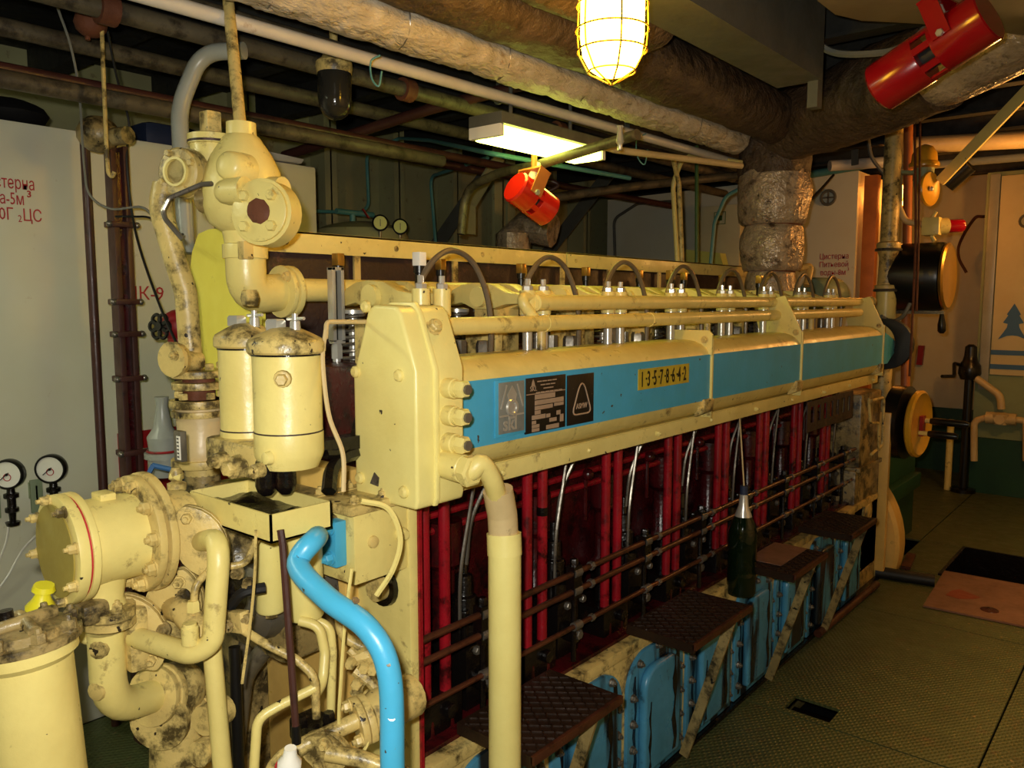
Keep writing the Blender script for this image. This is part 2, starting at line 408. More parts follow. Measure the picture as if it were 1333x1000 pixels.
tag(M().sph((-3.5, .95, 2.36), .2, 14, (.9, 1.2, .38)).sph((-3.45, 1.14, 2.345), .16, 12, (.9, 1, .38)).build('sack', 'rubber'), 'black sack slumped on top of the white tank', 'sack')

# drinking water tank at the far bulkhead
wt = T('water_tank', 'grey-white drinking water tank at the far bulkhead, red lettering', 'tank', (-3.2, 7, 0))
M().prism([(-4.35, 0), (-2.03, 0), (-2.03, 2.66), (-4.35, 2.62), (-4.35, 1.65), (-4.52, 1.5), (-4.52, 0)][:], (0, 6.6, 0), XA, ZA, YA, 1.2).build('tank_shell', 'white_wall', wt)
for i, tx in enumerate(('Цистерна', 'Питьевой', 'воды-8м')):
    text(tx, .062, 'red_stencil', (-2.305+.01*(i == 2), 6.598, 1.985-.064*i), XA, ZA, 'lettering', wt, bold=0, sx=.8)
text('3', .034, 'red_stencil', (-2.085, 6.598, 1.89), XA, ZA, 'lettering', wt)
M().torus((-2.25, 6.58, 2.47), YA, .055, .012, 16, 6).bar((-2.3, 6.58, 2.47), (-2.2, 6.58, 2.47), .012, .012).bar((-2.25, 6.58, 2.42), (-2.25, 6.58, 2.52), .012, .012, YA).build('vent_wheel', 'beam_grey', wt)
tag(M().bx(-1.99, -1.89, 6.62, 6.7, 0, 2.62).build('wooden_post', 'wood_orange', bev=.004), 'narrow orange-brown post beside the drinking water tank', 'post')
# switch cabinet with painted emblem
cb = T('switch_cabinet', 'tall pale cabinet with blue tree emblem, stripes and green foot', 'cabinet', (-.5, 7.9, 0))
M().bx(-1.36, .9, 7.8, 8.5, .48, 2.72).build('cabinet_body', 'sage', cb, bev=.01)
M().bx(-1.36, .9, 7.79, 8.5, 0, .48).build('plinth', 'green_band', cb)
M().bx(-1.25, .9, 7.775, 7.8, 1.03, 2.68).build('door', 'sign_cream', cb, bev=.005)
M().bx(-1.33, -1.255, 7.765, 7.8, .9, 2.7).build('woven_sleeve', 'pipe_grey', cb, bev=.01)
for z in (1.22, 1.10): M().bx(-1.25, .88, 7.77, 7.776, z-.02, z+.02).build('stripe', 'logo_blue', cb)
M().prism([(-.105, 0), (-.04, .03), (0, .035), (.04, .03), (.105, 0), (.07, .055), (.045, .1), (.04, .13), (.075, .14), (.04, .2), (.05, .21), (.0, .3), (-.05, .21), (-.04, .2), (-.075, .14), (-.04, .13), (-.045, .1), (-.07, .055)],
    (-1.10, 7.776, 1.33), XA, ZA, YA, -.005).build('emblem', 'logo_blue', cb)
M().torus((-1.05, 7.76, 2.3), YA, .05, .01, 14, 6).build('door_handle', 'beam_grey', cb)
# ================================================================== the diesel engine
EN = T('diesel_engine', 'cream and blue eight-cylinder marine diesel engine with dark red push rods', 'engine', (-1.75, 2.9, 0))
def ep(m, name, mat, bev=0., **k): return m.build(name, mat, EN, bev, **k)
Y0, PI_ = 1.38, .41
CY = [Y0+PI_*i for i in range(8)]
# bedplate, crankcase, cylinder block
ep(M().bx(-1.9, -1.33, 1.22, 1.7, -.35, .50).bx(-2.2, -1.33, 1.7, 4.95, -.35, .50), 'crankcase', 'cream_dirty', .006)
ep(M().bx(-1.9, -1.36, 1.22, 4.9, .50, .545), 'crankcase_ledge', 'maroon', .004)
ep(M().bx(-1.36, -1.315, 1.25, 4.9, .50, .535), 'crankcase_rim', 'cream_dirty', .004)
ep(M().bx(-1.9, -1.60, 1.24, 4.7, .545, 1.30), 'cylinder_block', 'maroon')
for y in CY: ep(M().bx(-2.0, -1.47, y-.17, y+.17, 1.28, 1.49), 'cylinder_head', 'maroon', .012)
ep(M().cyl((-1.72, 1.2, 1.35), (-1.72, 1.215, 1.35), .07, n=20).torus((-1.72, 1.2, 1.35), YA, .072, .012, 20, 6), 'head_cover', 'maroon')
# front end plate (cream) and gear case with amber panel
e0 = M().bx(-1.62, -1.315, 1.20, 1.226, -.05, 1.2)
ep(e0, 'end_plate', 'cream', .004)
ep(M().bx(-1.9, -1.5, 1.16, 1.22, -.3, 1.25), 'gear_case', 'amber', .01)
ep(M().bx(-1.34, -1.311, 1.226, 1.236, 0, 1.2), 'end_plate_edge', 'red_rod')
k = ep(M().cyl((-1.40, 1.19, .985), (-1.40, 1.165, .985), .03, n=18), 'blanking_cap', 'cream_dirty')
ep(M().lathe((-1.40, 1.198, .985), -YA, [(0, .048), (.012, .046)], 18), 'cap_seal', 'oily_black')
for q in ((-1.34, 1.195, 1.12), (-1.34, 1.195, .70), (-1.40, 1.195, .72), (-1.345, 1.195, .5)): ep(M().bolt(q, -YA, .012, .02), 'bolt', 'cream_dirty')
for q in ((505, 905), (508, 870)):
    c = px(*q, Y=1.18); ep(M().hexn(c, -YA, .022, .03), 'bolt', 'cream_dirty')
# recess: push rod tubes, fuel pumps, piping, control rods
rod0 = ep(M().cyl((-1.42, CY[0]-.036, .56), (-1.42, CY[0]-.036, 1.26), .0155, n=12), 'push_rod_tube', 'red_rod')
M().lathe((-1.42, CY[0]-.036, .545), ZA, [(0, .027), (.04, .026), (.06, .02), (.09, .0175)], 12).build('tube_seal', 'maroon', rod0)
for y in CY:
    for s in (-.036, .036):
        if (y, s) != (CY[0], -.036): rep(rod0, (0, y+s-(CY[0]-.036), 0))
y = CY[0]+.17
pm = M().bx(-1.58, -1.42, y-.055, y+.055, .545, .72).lathe((-1.48, y, .70), ZA, [(0, .05), (.07, .05), (.075, .038), (.14, .036), (.145, .026), (.2, .024), (.205, .012), (.26, .012)], 14)
for s in (-1, 1): pm.cyl((-1.44, y+s*.04, .72), (-1.44, y+s*.04, .80), .011, n=8).hexn((-1.44, y+s*.04, .80), ZA, .014, .02)
pm.cyl((-1.42, y, .62), (-1.385, y, .62), .03, n=14).cyl((-1.46, y, .78), (-1.385, y, .78), .014, n=8)
ep(M().cyl((-1.42, CY[1]+.036, 1.02), (-1.42, CY[1]+.036, 1.045), .0175, n=12), 'tube_band', 'oily_black')
pump = ep(pm, 'fuel_pump', 'oily_black', .003)
tp0 = ep(M().bx(-1.54, -1.395, CY[0]-.075, CY[0]+.075, .545, .64).cyl((-1.46, CY[0], .64), (-1.46, CY[0], .76), .022, n=10).cyl((-1.395, CY[0]+.02, .6), (-1.375, CY[0]+.02, .6), .02, n=10), 'tappet_housing', 'oily_black', .006)
for j in range(1, 8): rep(tp0, (0, PI_*j, 0))
for j in range(1, 8): rep(pump, (0, PI_*j, 0))
for q, r in ((V((-1.40, y-.04, .72)), .012), (V((-1.40, y+.04, .72)), .012), (V((-1.385, y, .62)), .016), (V((-1.385, y, .78)), .013)):
    o = ep(M().hexn(q, XA, r, .014), 'pump_nut', 'steel_dark')
    for j in range(1, 8): rep(o, (0, PI_*j, 0))
dl = ep(M().tube(curve([(-1.47, y, .93), (-1.46, y+.01, 1.05), (-1.44, y+.05, 1.15), (-1.41, y+.09, 1.26)]), .0055, 6), 'delivery_pipe', 'steel_dark')
dl2 = ep(M().tube(curve([(-1.40, y-.1, .80), (-1.395, y-.1, .95), (-1.40, y-.06, 1.1), (-1.40, y-.02, 1.26)]), .005, 6), 'return_pipe', 'steel_dark')
bl = ep(M().lathe((-1.56, y, .62), ZA, [(0, .05), (.1, .05), (.12, .035), (.28, .035), (.3, .055), (.42, .055)], 14), 'roller_guide', 'maroon')
st = ep(M().cyl((-1.36, y-.055, .56), (-1.36, y-.055, .86), .008, n=8).bx(-1.375, -1.345, y-.075, y-.035, .76, .86).hexn((-1.36, y-.055, .86), ZA, .013, .02), 'rod_bearing', 'oily_black')
for j in range(1, 8):
    for o in (dl, dl2, bl, st): rep(o, (0, PI_*j, 0))
for z, x, r, mt in ((.838, -1.355, .0095, 'rusty_rod'), (.782, -1.355, .0095, 'rusty_rod'), (.674, -1.35, .008, 'rusty_rod')):
    o = ep(M().cyl((x, 1.235, z), (x, 4.55, z), r, n=10), 'control_rod', mt)
    for y in CY:
        M().cyl((x, y+.10, z), (x, y+.135, z), r*1.7, n=10).build('coupling', 'steel_dark', o); M().cyl((x, y+.19, z), (x, y+.205, z), r*1.5, n=6).build('lock_nut', 'steel_dark', o)
for z in (1.02, 1.065, 1.12): ep(M().cyl((-1.55, 1.25, z), (-1.55, 4.6, z), .011, n=8), 'oil_pipe', 'red_rod')
for y in CY: ep(M().sph((-1.53, y+.02, 1.06), .022, 10).cyl((-1.54, y+.02, .9), (-1.54, y+.02, 1.06), .008, n=8), 'oil_fitting', 'maroon')
# crankcase doors (blue, arched) with bolts
def arch(w, h, n=10, r=None):
    r = r or w*.5; p = [(-w/2, 0), (w/2, 0), (w/2, h-r)]
    for i in range(1, n): t = i/n*pi/2; p.append((w/2-r+r*cos(t), h-r+r*sin(t)))
    for i in range(0, n): t = pi/2+i/n*pi/2; p.append((-w/2+r+r*cos(t), h-r+r*sin(t)))
    p.append((-w/2, h-r)); return p
def door(y):
    d = ep(M().prism(arch(.375, .47, r=.12), (-1.33, y, .015), YA, ZA, XA, .014), 'crankcase_door', 'blue_door', .003)
    M().prism(arch(.245, .37, r=.075), (-1.316, y, .06), YA, ZA, XA, .03).build('door_bulge', 'blue_door', d, .014, seg=3)
    for sy, w, z0_, z1_, xo in ((-.142, .017, .02, .40, -1.3155), (.150, .02, .02, .42, -1.3155), (.075, .022, .065, .41, -1.2855), (-.09, .012, .065, .30, -1.2855)):
        k = 9; e1 = [(sy-w*(.55+.45*sin(i*1.7+sy*40)), z0_+(z1_-z0_)*i/k) for i in range(k+1)]; e2 = [(sy+w*(.5+.4*cos(i*1.3+sy*60))*(1-.6*i/k), z0_+(z1_-z0_)*i/k) for i in range(k, -1, -1)]
        M().prism(e1+e2, (xo, y, .015), YA, ZA, XA, .0008).build('oil_streak', 'oily_black', d)
    pts = [(s*.16, z) for s in (-1, 1) for z in (.06, .15, .24, .33)]+[(-.12, .435), (.12, .435), (0, .462)]
    b0 = None
    for a, z in pts:
        if b0 is None: b0 = M().bolt((-1.316, y+a, .015+z), XA, .012, .018).build('bolt', 'steel_dark', d); o0 = (a, z)
        else: q = b0.copy(); C.objects.link(q); q.location = b0.location+V((0, a-o0[0], z-o0[1]))
    return d
d0 = door(CY[0]+.14)
for j in range(1, 8): rep(d0, (0, PI_*j, 0))
ep(M().bx(-1.34, -1.30, 1.25, 4.95, -.02, .012), 'base_flange', 'oily_black', .004)

# long casing along the heads: cream top, blue band, cream belly
def strip(poly, y0, y1, name, mat, parent=None):
    m = M().prism(poly, (0, y0, 0), XA, ZA, YA, y1-y0)
    return m.build(name, mat, parent if parent is not None else EN, ang=50)
seams = [1.27, 2.595, 3.454, 4.67]
CTOP = [(-1.272, 1.464), (-1.277, 1.476), (-1.288, 1.489), (-1.305, 1.500), (-1.33, 1.509), (-1.36, 1.513), (-1.44, 1.513), (-1.44, 1.464)]
CBEL = [(-1.272, 1.304), (-1.44, 1.304), (-1.44, 1.246), (-1.335, 1.246), (-1.315, 1.25), (-1.295, 1.262), (-1.28, 1.28)]
bands = []
for a, b in zip(seams[:-1], seams[1:]):
    strip(CTOP, a, b-.004, 'casing_top', 'cream'); strip(CBEL, a, b-.004, 'casing_belly', 'cream')
    bands.append(ep(M().bx(-1.44, -1.27, a, b-.004, 1.304, 1.464), 'casing_band', 'blue'))
ep(M().bx(-1.31, -1.30, 1.27, 4.72, 1.197, 1.244), 'casing_lip', 'cream', .002)
ep(M().bx(-1.44, -1.305, 1.27, 4.72, 1.232, 1.246), 'casing_shelf', 'cream')
for i in range(9):
    y = 1.5+.39*i; ep(M().lathe((-1.30, y, 1.219), XA, [(0, .008), (.004, .007), (.007, .004)], 10) if i % 2 else M().bolt((-1.30, y, 1.219), XA, .008, .014), 'lip_screw', 'cream')
# flanges at the seams with lugs and bolts
def seam_flange(y, tall):
    m = M().bx(-1.40, -1.262, y-.006, y+.006, 1.24, 1.52)
    fl_ = ep(m, 'casing_flange', 'cream', .003)
    if tall: g = [(-1.45, 1.50), (-1.265, 1.47), (-1.268, 1.52), (-1.345, 1.675), (-1.40, 1.66), (-1.47, 1.56)]
    else: g = [(-1.43, 1.515), (-1.262, 1.46), (-1.262, 1.535), (-1.275, 1.548), (-1.42, 1.548), (-1.44, 1.54)]
    m = M().prism(g, (0, y-.012, 0), XA, ZA, YA, .009).build('flange_gusset', 'cream', fl_, .002)
    M().prism([(-1.30, 1.245), (-1.262, 1.262), (-1.258, 1.305), (-1.268, 1.31), (-1.30, 1.27)], (0, y-.06, 0), XA, ZA, YA, .07).build('flange_lug', 'cream_dirty', fl_, .003)
    for q in ((-1.29, y-.013, 1.515), (-1.275, y-.06, 1.28)): M().bolt(q, -YA, .011, .014).build('bolt', 'cream_dirty', fl_)
for y, tl in ((2.595, 0), (3.454, 1), (4.67, 1)): seam_flange(y, tl)
# casing end beyond the last flange
m = M(); n = 8
ep(M().prism([(-1.275, 1.30), (-1.275, 1.46), (-1.33, 1.50), (-1.44, 1.50), (-1.44, 1.28)], (0, 4.676, 0), XA, ZA, YA, .12), 'casing_tail', 'blue')
ep(M().add([(-1.275, 4.8, 1.30), (-1.275, 4.8, 1.46), (-1.42, 4.8, 1.50), (-1.42, 4.8, 1.28), (-1.3, 5.05, 1.36), (-1.3, 5.05, 1.41), (-1.38, 5.05, 1.42), (-1.38, 5.05, 1.35)],
    [(0, 1, 2, 3), (7, 6, 5, 4), (0, 4, 5, 1), (1, 5, 6, 2), (2, 6, 7, 3), (3, 7, 4, 0)]), 'casing_nose', 'blue')
# rubber bump guard at the casing tail (crescent)
cr = [(.15*cos(t), .15*sin(t)) for t in [-1.75+3.5*i/16 for i in range(17)]]
cr += [(-.075+.13*cos(t), .13*sin(t)) for t in [1.25-2.5*i/12 for i in range(13)]]
o = px(1152, 448, Y=5.0)
ep(M().prism(cr, o, XA, ZA, YA, .05), 'crescent_handle', 'rubber', .004)
# fuel rails over the casing
r1 = ep(M().tube([(-1.38, 1.27, 1.588), (-1.38, 4.6, 1.588)], .0225, 14), 'fuel_rail', 'cream')
for y in (1.78, 2.35): M().cyl((-1.38, y, 1.588), (-1.38, y+.02, 1.588), .0245, n=14).build('rail_collar', 'cream', r1)
r2 = ep(M().tube([(-1.40, 1.77, 1.645), (-1.40, 4.86, 1.645)], .023, 14), 'fuel_rail', 'cream')
M().lathe((-1.40, 1.775, 1.645), -YA, [(0, .0235), (.012, .0235), (.014, .019), (.016, .018)], 16).build('rail_cap', 'cream', r2)
M().lathe((-1.40, 4.85, 1.645), YA, [(0, .03), (.03, .032), (.05, .024)], 12).build('rail_cap', 'cream_dirty', r2)
ep(M().tube([(-1.385, 1.755, 1.59), (-1.41, 1.70, 1.66), (-1.42, 1.86, 1.665)], .016, 10, .04), 'rail_bend', 'cream')
for y in (1.78, 2.8, 3.9): ep(M().cyl((-1.39, y, 1.50), (-1.39, y, 1.58), .013, n=10), 'rail_post', 'cream_dirty')
# gear on top of the heads, one set per cylinder
def headgear(y):
    h = ep(M().bx(-1.65, -1.57, y-.01, y+.11, 1.49, 1.64), 'rocker_stand', 'cream_dirty', .008)
    M().cyl((-1.605, y-.045, 1.662), (-1.605, y+.19, 1.662), .03, n=16).build('rocker_shaft', 'cream', h)
    for s, v in ((-.036, .02), (.036, .15)):
        A, B = V((-1.75, y+v, 0)), V((-1.42, y+s, 0)); ex = (B-A).normalized(); sd = ZA.cross(ex); L = (B-A).length
        pr = [(-.03, 1.665), (-.035, 1.64), (-.01, 1.636), (.05, 1.645), (.11, 1.625), (.19, 1.625), (.26, 1.64), (L, 1.642), (L, 1.668), (.26, 1.676), (.19, 1.70), (.11, 1.705), (.05, 1.70), (.0, 1.685)]
        M().prism(pr, A-sd*.019, ex, ZA, sd, .038).build('rocker_arm', 'cream', h, .006)
        yy = y+s
        M().cyl((-1.42, yy, 1.612), (-1.42, yy, 1.68), .0225, n=14).build('rocker_cup', 'cream', h)
        M().cyl((-1.42, yy, 1.505), (-1.42, yy, 1.625), .0145, n=12).lathe((-1.42, yy, 1.592), ZA, [(0, .015), (.005, .021), (.02, .021)], 12).build('push_rod', 'steel', h)
        M().hexn((-1.42, yy, 1.68), ZA, .015, .014).cyl((-1.42, yy, 1.69), (-1.42, yy, 1.712), .008, n=8).build('adjusting_nut', 'steel', h)
        M().spring((-1.75, y+v, 1.495), (-1.75, y+v, 1.625), .034, .005, 7).build('valve_spring', 'steel_dark', h)
        M().cyl((-1.75, y+v, 1.49), (-1.75, y+v, 1.63), .012, n=10).lathe((-1.75, y+v, 1.616), ZA, [(0, .038), (.01, .038), (.014, .02)], 16).build('spring_cap', 'steel', h)
    pts = [(-1.45, y-.02, 1.66), (-1.45, y+.0, 1.71), (-1.45, y+.05, 1.76), (-1.45, y+.11, 1.779), (-1.45, y+.18, 1.752), (-1.445, y+.225, 1.68), (-1.44, y+.24, 1.6), (-1.44, y+.24, 1.5)]
    M().tube(curve(pts, 6), .0078, 8).build('injector_hose', 'hose_grey', h)
    M().cyl((-1.5, y+.11, 1.49), (-1.5, y+.11, 1.585), .02, n=12).hexn((-1.5, y+.11, 1.58), ZA, .026, .03).build('injector', 'steel_dark', h)
    M().cyl((-1.5, y+.18, 1.49), (-1.5, y+.18, 1.545), .02, n=6).build('head_nut', 'steel_dark', h)
    M().hexn((-1.5, y-.13, 1.49), ZA, .024, .05).build('head_nut', 'steel_dark', h)
    M().bx(-1.62, -1.50, y-.08, y-.05, 1.49, 1.60).build('head_rib', 'cream_dirty', h, .004)
    return h
hg = headgear(CY[0])
for j in range(1, 8): rep(hg, (0, PI_*j, 0))
# capped indicator valves and grease cups
def cup(p, gold):
    c = ep(M().lathe(p, ZA, [(0, .013), (.07, .013), (.072, .016), (.09, .016)], 12), 'indicator_valve', 'black')
    M().bx(p.x-.014, p.x+.014, p.y-.012, p.y+.012, p.z+.09, p.z+.125).build('valve_cap', 'brass' if gold else 'white', c, .002)
for j in range(8): cup(V((-1.86, CY[j]+.06, 1.66)), True)
c0 = V((-1.52, CY[0]+.055, 1.65)); cup(c0, False)
for j in (3, 5): cup(V((-1.5, CY[j]+.1, 1.64)), True)
# steel bracket thermometers
th = px(437, 398, X=-1.72)
t = ep(M().bx(th.x-.006, th.x+.014, th.y-.019, th.y-.009, th.z-.095, th.z+.10).bx(th.x-.006, th.x+.014, th.y+.009, th.y+.019, th.z-.095, th.z+.10).bx(th.x-.01, th.x-.004, th.y-.018, th.y+.018, th.z-.095, th.z+.10).bx(th.x-.006, th.x+.014, th.y-.019, th.y+.019, th.z+.092, th.z+.10).bx(th.x-.006, th.x+.014, th.y-.019, th.y+.019, th.z-.1, th.z-.09), 'thermometer', 'steel', .001)
M().cyl((th.x+.002, th.y, th.z-.09), (th.x+.002, th.y, th.z+.09), .0035, n=8).build('thermometer_tube', 'black', t)
M().hexn((th.x, th.y, th.z-.14), ZA, .016, .04).cyl((th.x, th.y, th.z-.2), (th.x, th.y, th.z-.14), .011, n=10).build('thermometer_stem', 'steel', t)
# exhaust shroud behind the heads: dark side panel, cream top rail, yellow end plate
ep(M().bx(-2.34, -2.02, 1.27, 4.5, 1.22, 1.80), 'exhaust_shroud', 'brown_panel', .01)
for a, b, mt in ((1.30, 2.72, 'cream'), (2.73, 4.52, 'cream')):
    rl = ep(M().bx(-2.34, -1.995, a, b, 1.845, 1.852).bx(-2.002, -1.995, a, b, 1.79, 1.852), 'top_rail', mt, .001)
    k = int((b-a)/.42)
    for i in range(k+1): M().lathe((-1.995, a+.06+i*.42, 1.82), XA, [(0, .009), (.003, .009), (.005, .005)], 10).build('rail_screw', 'cream_dirty', rl)
for y in (1.62, 2.06, 2.45, 2.70, 3.05, 3.5): ep(M().bx(-2.004, -1.996, y-.012, y+.012, 1.66, 1.80), 'rail_strap', 'cream_dirty')
ep(M().prism([(-2.33+.05, 1.22), (-2.26, 1.21), (-1.96, 1.21), (-1.955, 1.86), (-2.22, 1.86), (-2.28, 1.85), (-2.32, 1.80), (-2.34, 1.74), (-2.335, 1.45), (-2.31, 1.28)], (0, 1.25, 0), XA, ZA, YA, .012), 'end_shield', 'yellow')
# cooling water manifold along the heads
ep(M().tube([(-1.87, 1.28, 1.68), (-1.87, 4.3, 1.68)], .032, 16), 'water_manifold', 'cream')
# drive casing box on the front corner
bxp = [(0, 0), (.205, 0), (.205, .33), (.15, .445), (.09, .455), (.06, .45), (0, .28)]
x0, z0 = -1.422, 1.208
KZ = .955
bx_ = ep(M().prism([(a, b*KZ) for a, b in [(.0, .012), (.015, 0), (.2, .0), (.205, .02), (.205, .31), (.16, .435), (.145, .452), (.075, .455), (.055, .445), (.0, .29)]], (x0, 1.135, z0), XA, ZA, YA, .145), 'drive_box', 'cream_clean', .008, seg=3)
M().prism([(a, b*KZ) for a, b in [(.0, .012), (.015, 0), (.205, .0), (.212, .02), (.212, .31), (.165, .437), (.15, .46), (.07, .46), (.05, .45), (-.005, .29)]], (x0, 1.185, z0), XA, ZA, YA, .012).build('box_joint', 'cream_clean', bx_, .003)
for a, b in ((.012, .285), (.155, .285), (.165, .035), (.02, .045), (.05, .43)):
    M().lathe((x0+a, 1.137, z0+b), -YA, [(0, .014), (.008, .013), (.012, .008)], 10).build('bolt', 'cream', bx_)
M().prism([(-.015, -.012), (.012, -.015), (.015, .005), (0, .015)], (x0+.07, 1.134, z0+.05), XA, ZA, -YA, .002).build('paint_chip', 'steel_dark', bx_)
fx = x0+.205
for z in (.255, .195, .135):
    u = M().lathe((fx-.005, 1.225, z0+z), XA, [(0, .022), (.03, .022), (.032, .019), (.042, .019)], 14).hexn((fx+.036, 1.225, z0+z), XA, .02, .024).build('cable_gland', 'cream', bx_)
    M().cyl((fx+.055, 1.225, z0+z), (fx+.066, 1.225, z0+z), .011, n=10).build('gland_plug', 'steel_dark', u)
M().bolt((fx-.035, 1.22, z0+.385), V((.85, 0, .5)), .016, .02).build('bolt', 'cream_dirty', bx_)
M().lathe((fx-.005, 1.22, z0+.088), V((1, 0, -.06)), [(0, .032), (.06, .031), (.062, .029), (.075, .029)], 18).hexn((fx+.065, 1.22, z0+.084), V((1, 0, -.06)), .036, .022).build('conduit_socket', 'cream', bx_)
M().prism([(-.03, -.16), (.03, -.16), (.045, .0), (.045, .11), (.03, .16), (-.03, .16), (-.045, .11), (-.045, 0)], (-1.34, 1.268, 1.39), XA, ZA, YA, .012).bx(-1.43, -1.25, 1.262, 1.282, 1.25, 1.515).build('casing_mount', 'cream_clean', bx_, .008)
# number strip and name plates on the blue band
B0 = bands[0]
def onband(u0, v0, u1, v1): a = px(u0, v0, X=-1.27); b = px(u1, v1, X=-1.27); return a, b
ya, yb = 1.452, 1.55; za, zb = 1.325, 1.452
p1 = M().bx(-1.27, -1.266, ya-.012, yb+.008, za-.008, zb+.006).build('plate_frame', 'blue', B0, .002)
M().bx(-1.267, -1.264, ya, yb, za, zb).build('maker_plate', 'plate_silver', B0, .001)
f = -1.2642
mk = M(); cy_ = (ya+yb)/2
mk.prism([(-.012, .035), (.012, .035), (.012, .075), (.018, .095), (0, .118), (-.018, .095), (-.012, .075)], (f, cy_, za), YA, ZA, XA, .0015)
mk.torus((f, cy_, za+.045+.018), XA, .017, .006, 16, 6)
for s in (-1, 1): mk.bar((f, cy_+s*.042, za+.062), (f, cy_+s*.02, za+.12), .004, .003, XA)
mk.bar((f, cy_-.046, za+.044), (f, cy_+.046, za+.044), .004, .003, XA).build('maker_emblem', 'steel', B0)
text('skl', .05, 'steel', (f, cy_-.034, za+.008), YA, ZA, 'lettering', B0, bold=.001)
ya, yb = 1.556, 1.728; za, zb = 1.312, 1.455
M().bx(-1.27, -1.266, ya, yb, za, zb).build('data_plate', 'plate_dark', B0, .0015)
f = -1.2658; W_, H_ = yb-ya, zb-za
dp = M(); R_ = lambda a, b, c, d: dp.bx(f, f+.0008, ya+a*W_, ya+c*W_, za+b*H_, za+d*H_)
for q in ((.02, .70, .98, .715), (.22, .60, .72, .69), (.22, .50, .94, .585), (.22, .41, .66, .485), (.70, .43, .94, .49), (.22, .33, .36, .40), (.15, .24, .48, .32), (.50, .24, .60, .31), (.76, .26, .86, .34), (.15, .16, .25, .22), (.58, .15, .76, .22), (.85, .12, .94, .26), (.15, .09, .33, .15), (.15, .02, .33, .08), (.5, .02, .82, .10)): R_(*q)
dp.build('data_fields', 'plate_tan', B0)
text('SKL', .018, 'plate_tan', (f, ya+.018, zb-.034), YA, ZA, 'lettering', B0)
M().prism([(-.008, 0), (.008, 0), (.004, .012), (.0, .018), (-.004, .012)], (f, ya+.031, zb-.022), YA, ZA, XA, .0008).build('plate_mark', 'plate_tan', B0)
tl = M()
for i, (a, b, k) in enumerate(((.28, .78, 4), (.36, .74, 3), (.43, .72, 1), (.25, .92, 6))):
    for j in range(k): w_ = (b-a)/k; tl.bx(f, f+.0006, ya+W_*(a+w_*j), ya+W_*(a+w_*j+w_*.85), zb-.0125-.0095*i, zb-.0095-.0095*i)
tl.build('plate_text_lines', 'plate_tan', B0)
ya, yb = 1.737, 1.862; za, zb = 1.312, 1.450
M().bx(-1.27, -1.266, ya, yb, za, zb).build('approval_plate', 'plate_dark', B0, .0015)
cy_ = (ya+yb)/2+.004
M().tube(fillet([(f, cy_-.0, za+.027), (f, cy_-.047, za+.027), (f, cy_, za+.135), (f, cy_+.047, za+.027), (f, cy_, za+.027)], .022), .0025, 6).build('approval_mark', 'plate_tan', B0)
text('ASMW', .021, 'plate_tan', (f, cy_-.027, za+.043), YA, ZA, 'lettering', B0, sx=.85, bold=.0003)
ya, yb = 2.105, 2.43; za, zb = 1.378, 1.442
M().bx(-1.27, -1.268, ya, yb, za, zb).build('number_strip', 'tag_yellow', B0)
for i, ch in enumerate('13578642'):
    text(ch, .066, 'black', (-1.2678, ya+.012+i*.039, za+.010), YA, ZA, 'lettering', B0, sx=.62, bold=.0008)
    if i: M().bx(-1.2678, -1.267, ya+.004+i*.039, ya+.012+i*.039, za+.03, za+.036).build('dash', 'black', B0)
# slotted bracket under the far end of the casing
m = M(); ya, yb, za, zb = 3.63, 4.28, 1.05, 1.19; m.bx(-1.30, -1.295, ya, yb, za, za+.04).bx(-1.30, -1.295, ya, yb, zb-.025, zb)
for i in range(8): y = ya+i*(yb-ya-.045)/7; m.bx(-1.30, -1.295, y, y+.045, za+.04, zb-.025)
ep(m, 'slotted_bracket', 'brown_panel')
# far end: governor housing, column, flywheel
ep(M().bx(-1.75, -1.33, 4.5, 4.95, .1, .72), 'flywheel_housing', 'cream_grimy', .012)
ep(M().bx(-1.72, -1.33, 4.55, 4.92, .72, 1.14), 'governor_housing', 'cream_grimy', .012)
ep(M().bx(-1.74, -1.315, 4.52, 4.94, .71, .735), 'housing_flange', 'cream_grimy', .004)
ep(M().tube([(-1.31, 4.6, 1.12), (-1.30, 4.62, .98), (-1.30, 4.78, .96), (-1.30, 4.8, .80)], .008, 8, .03), 'lube_pipe', 'cream_dirty')
ep(M().tube([(-1.31, 4.65, 1.10), (-1.30, 4.86, 1.10), (-1.30, 4.87, .82), (-1.31, 4.7, .79)], .008, 8, .03), 'lube_pipe', 'cream_dirty')
ep(M().lathe((-1.33, 4.72, .45), XA, [(0, .075), (.012, .075), (.014, .05), (.02, .05), (.022, .02)], 20), 'inspection_cover', 'cream_dirty')
ep(M().lathe((-1.8, 5.02, .18), YA, [(0, .56), (.02, .58), (.14, .58), (.16, .56)], 48), 'flywheel', 'amber')
ep(M().lathe((-1.8, 5.0, .18), YA, [(0, .46), (.03, .46), (.03, .50), (0, .50)], 48, cap=False), 'flywheel_groove', 'black')
ep(M().bx(-1.36, -1.28, 4.94, 4.98, .05, 1.0), 'guard_post', 'amber', .004)
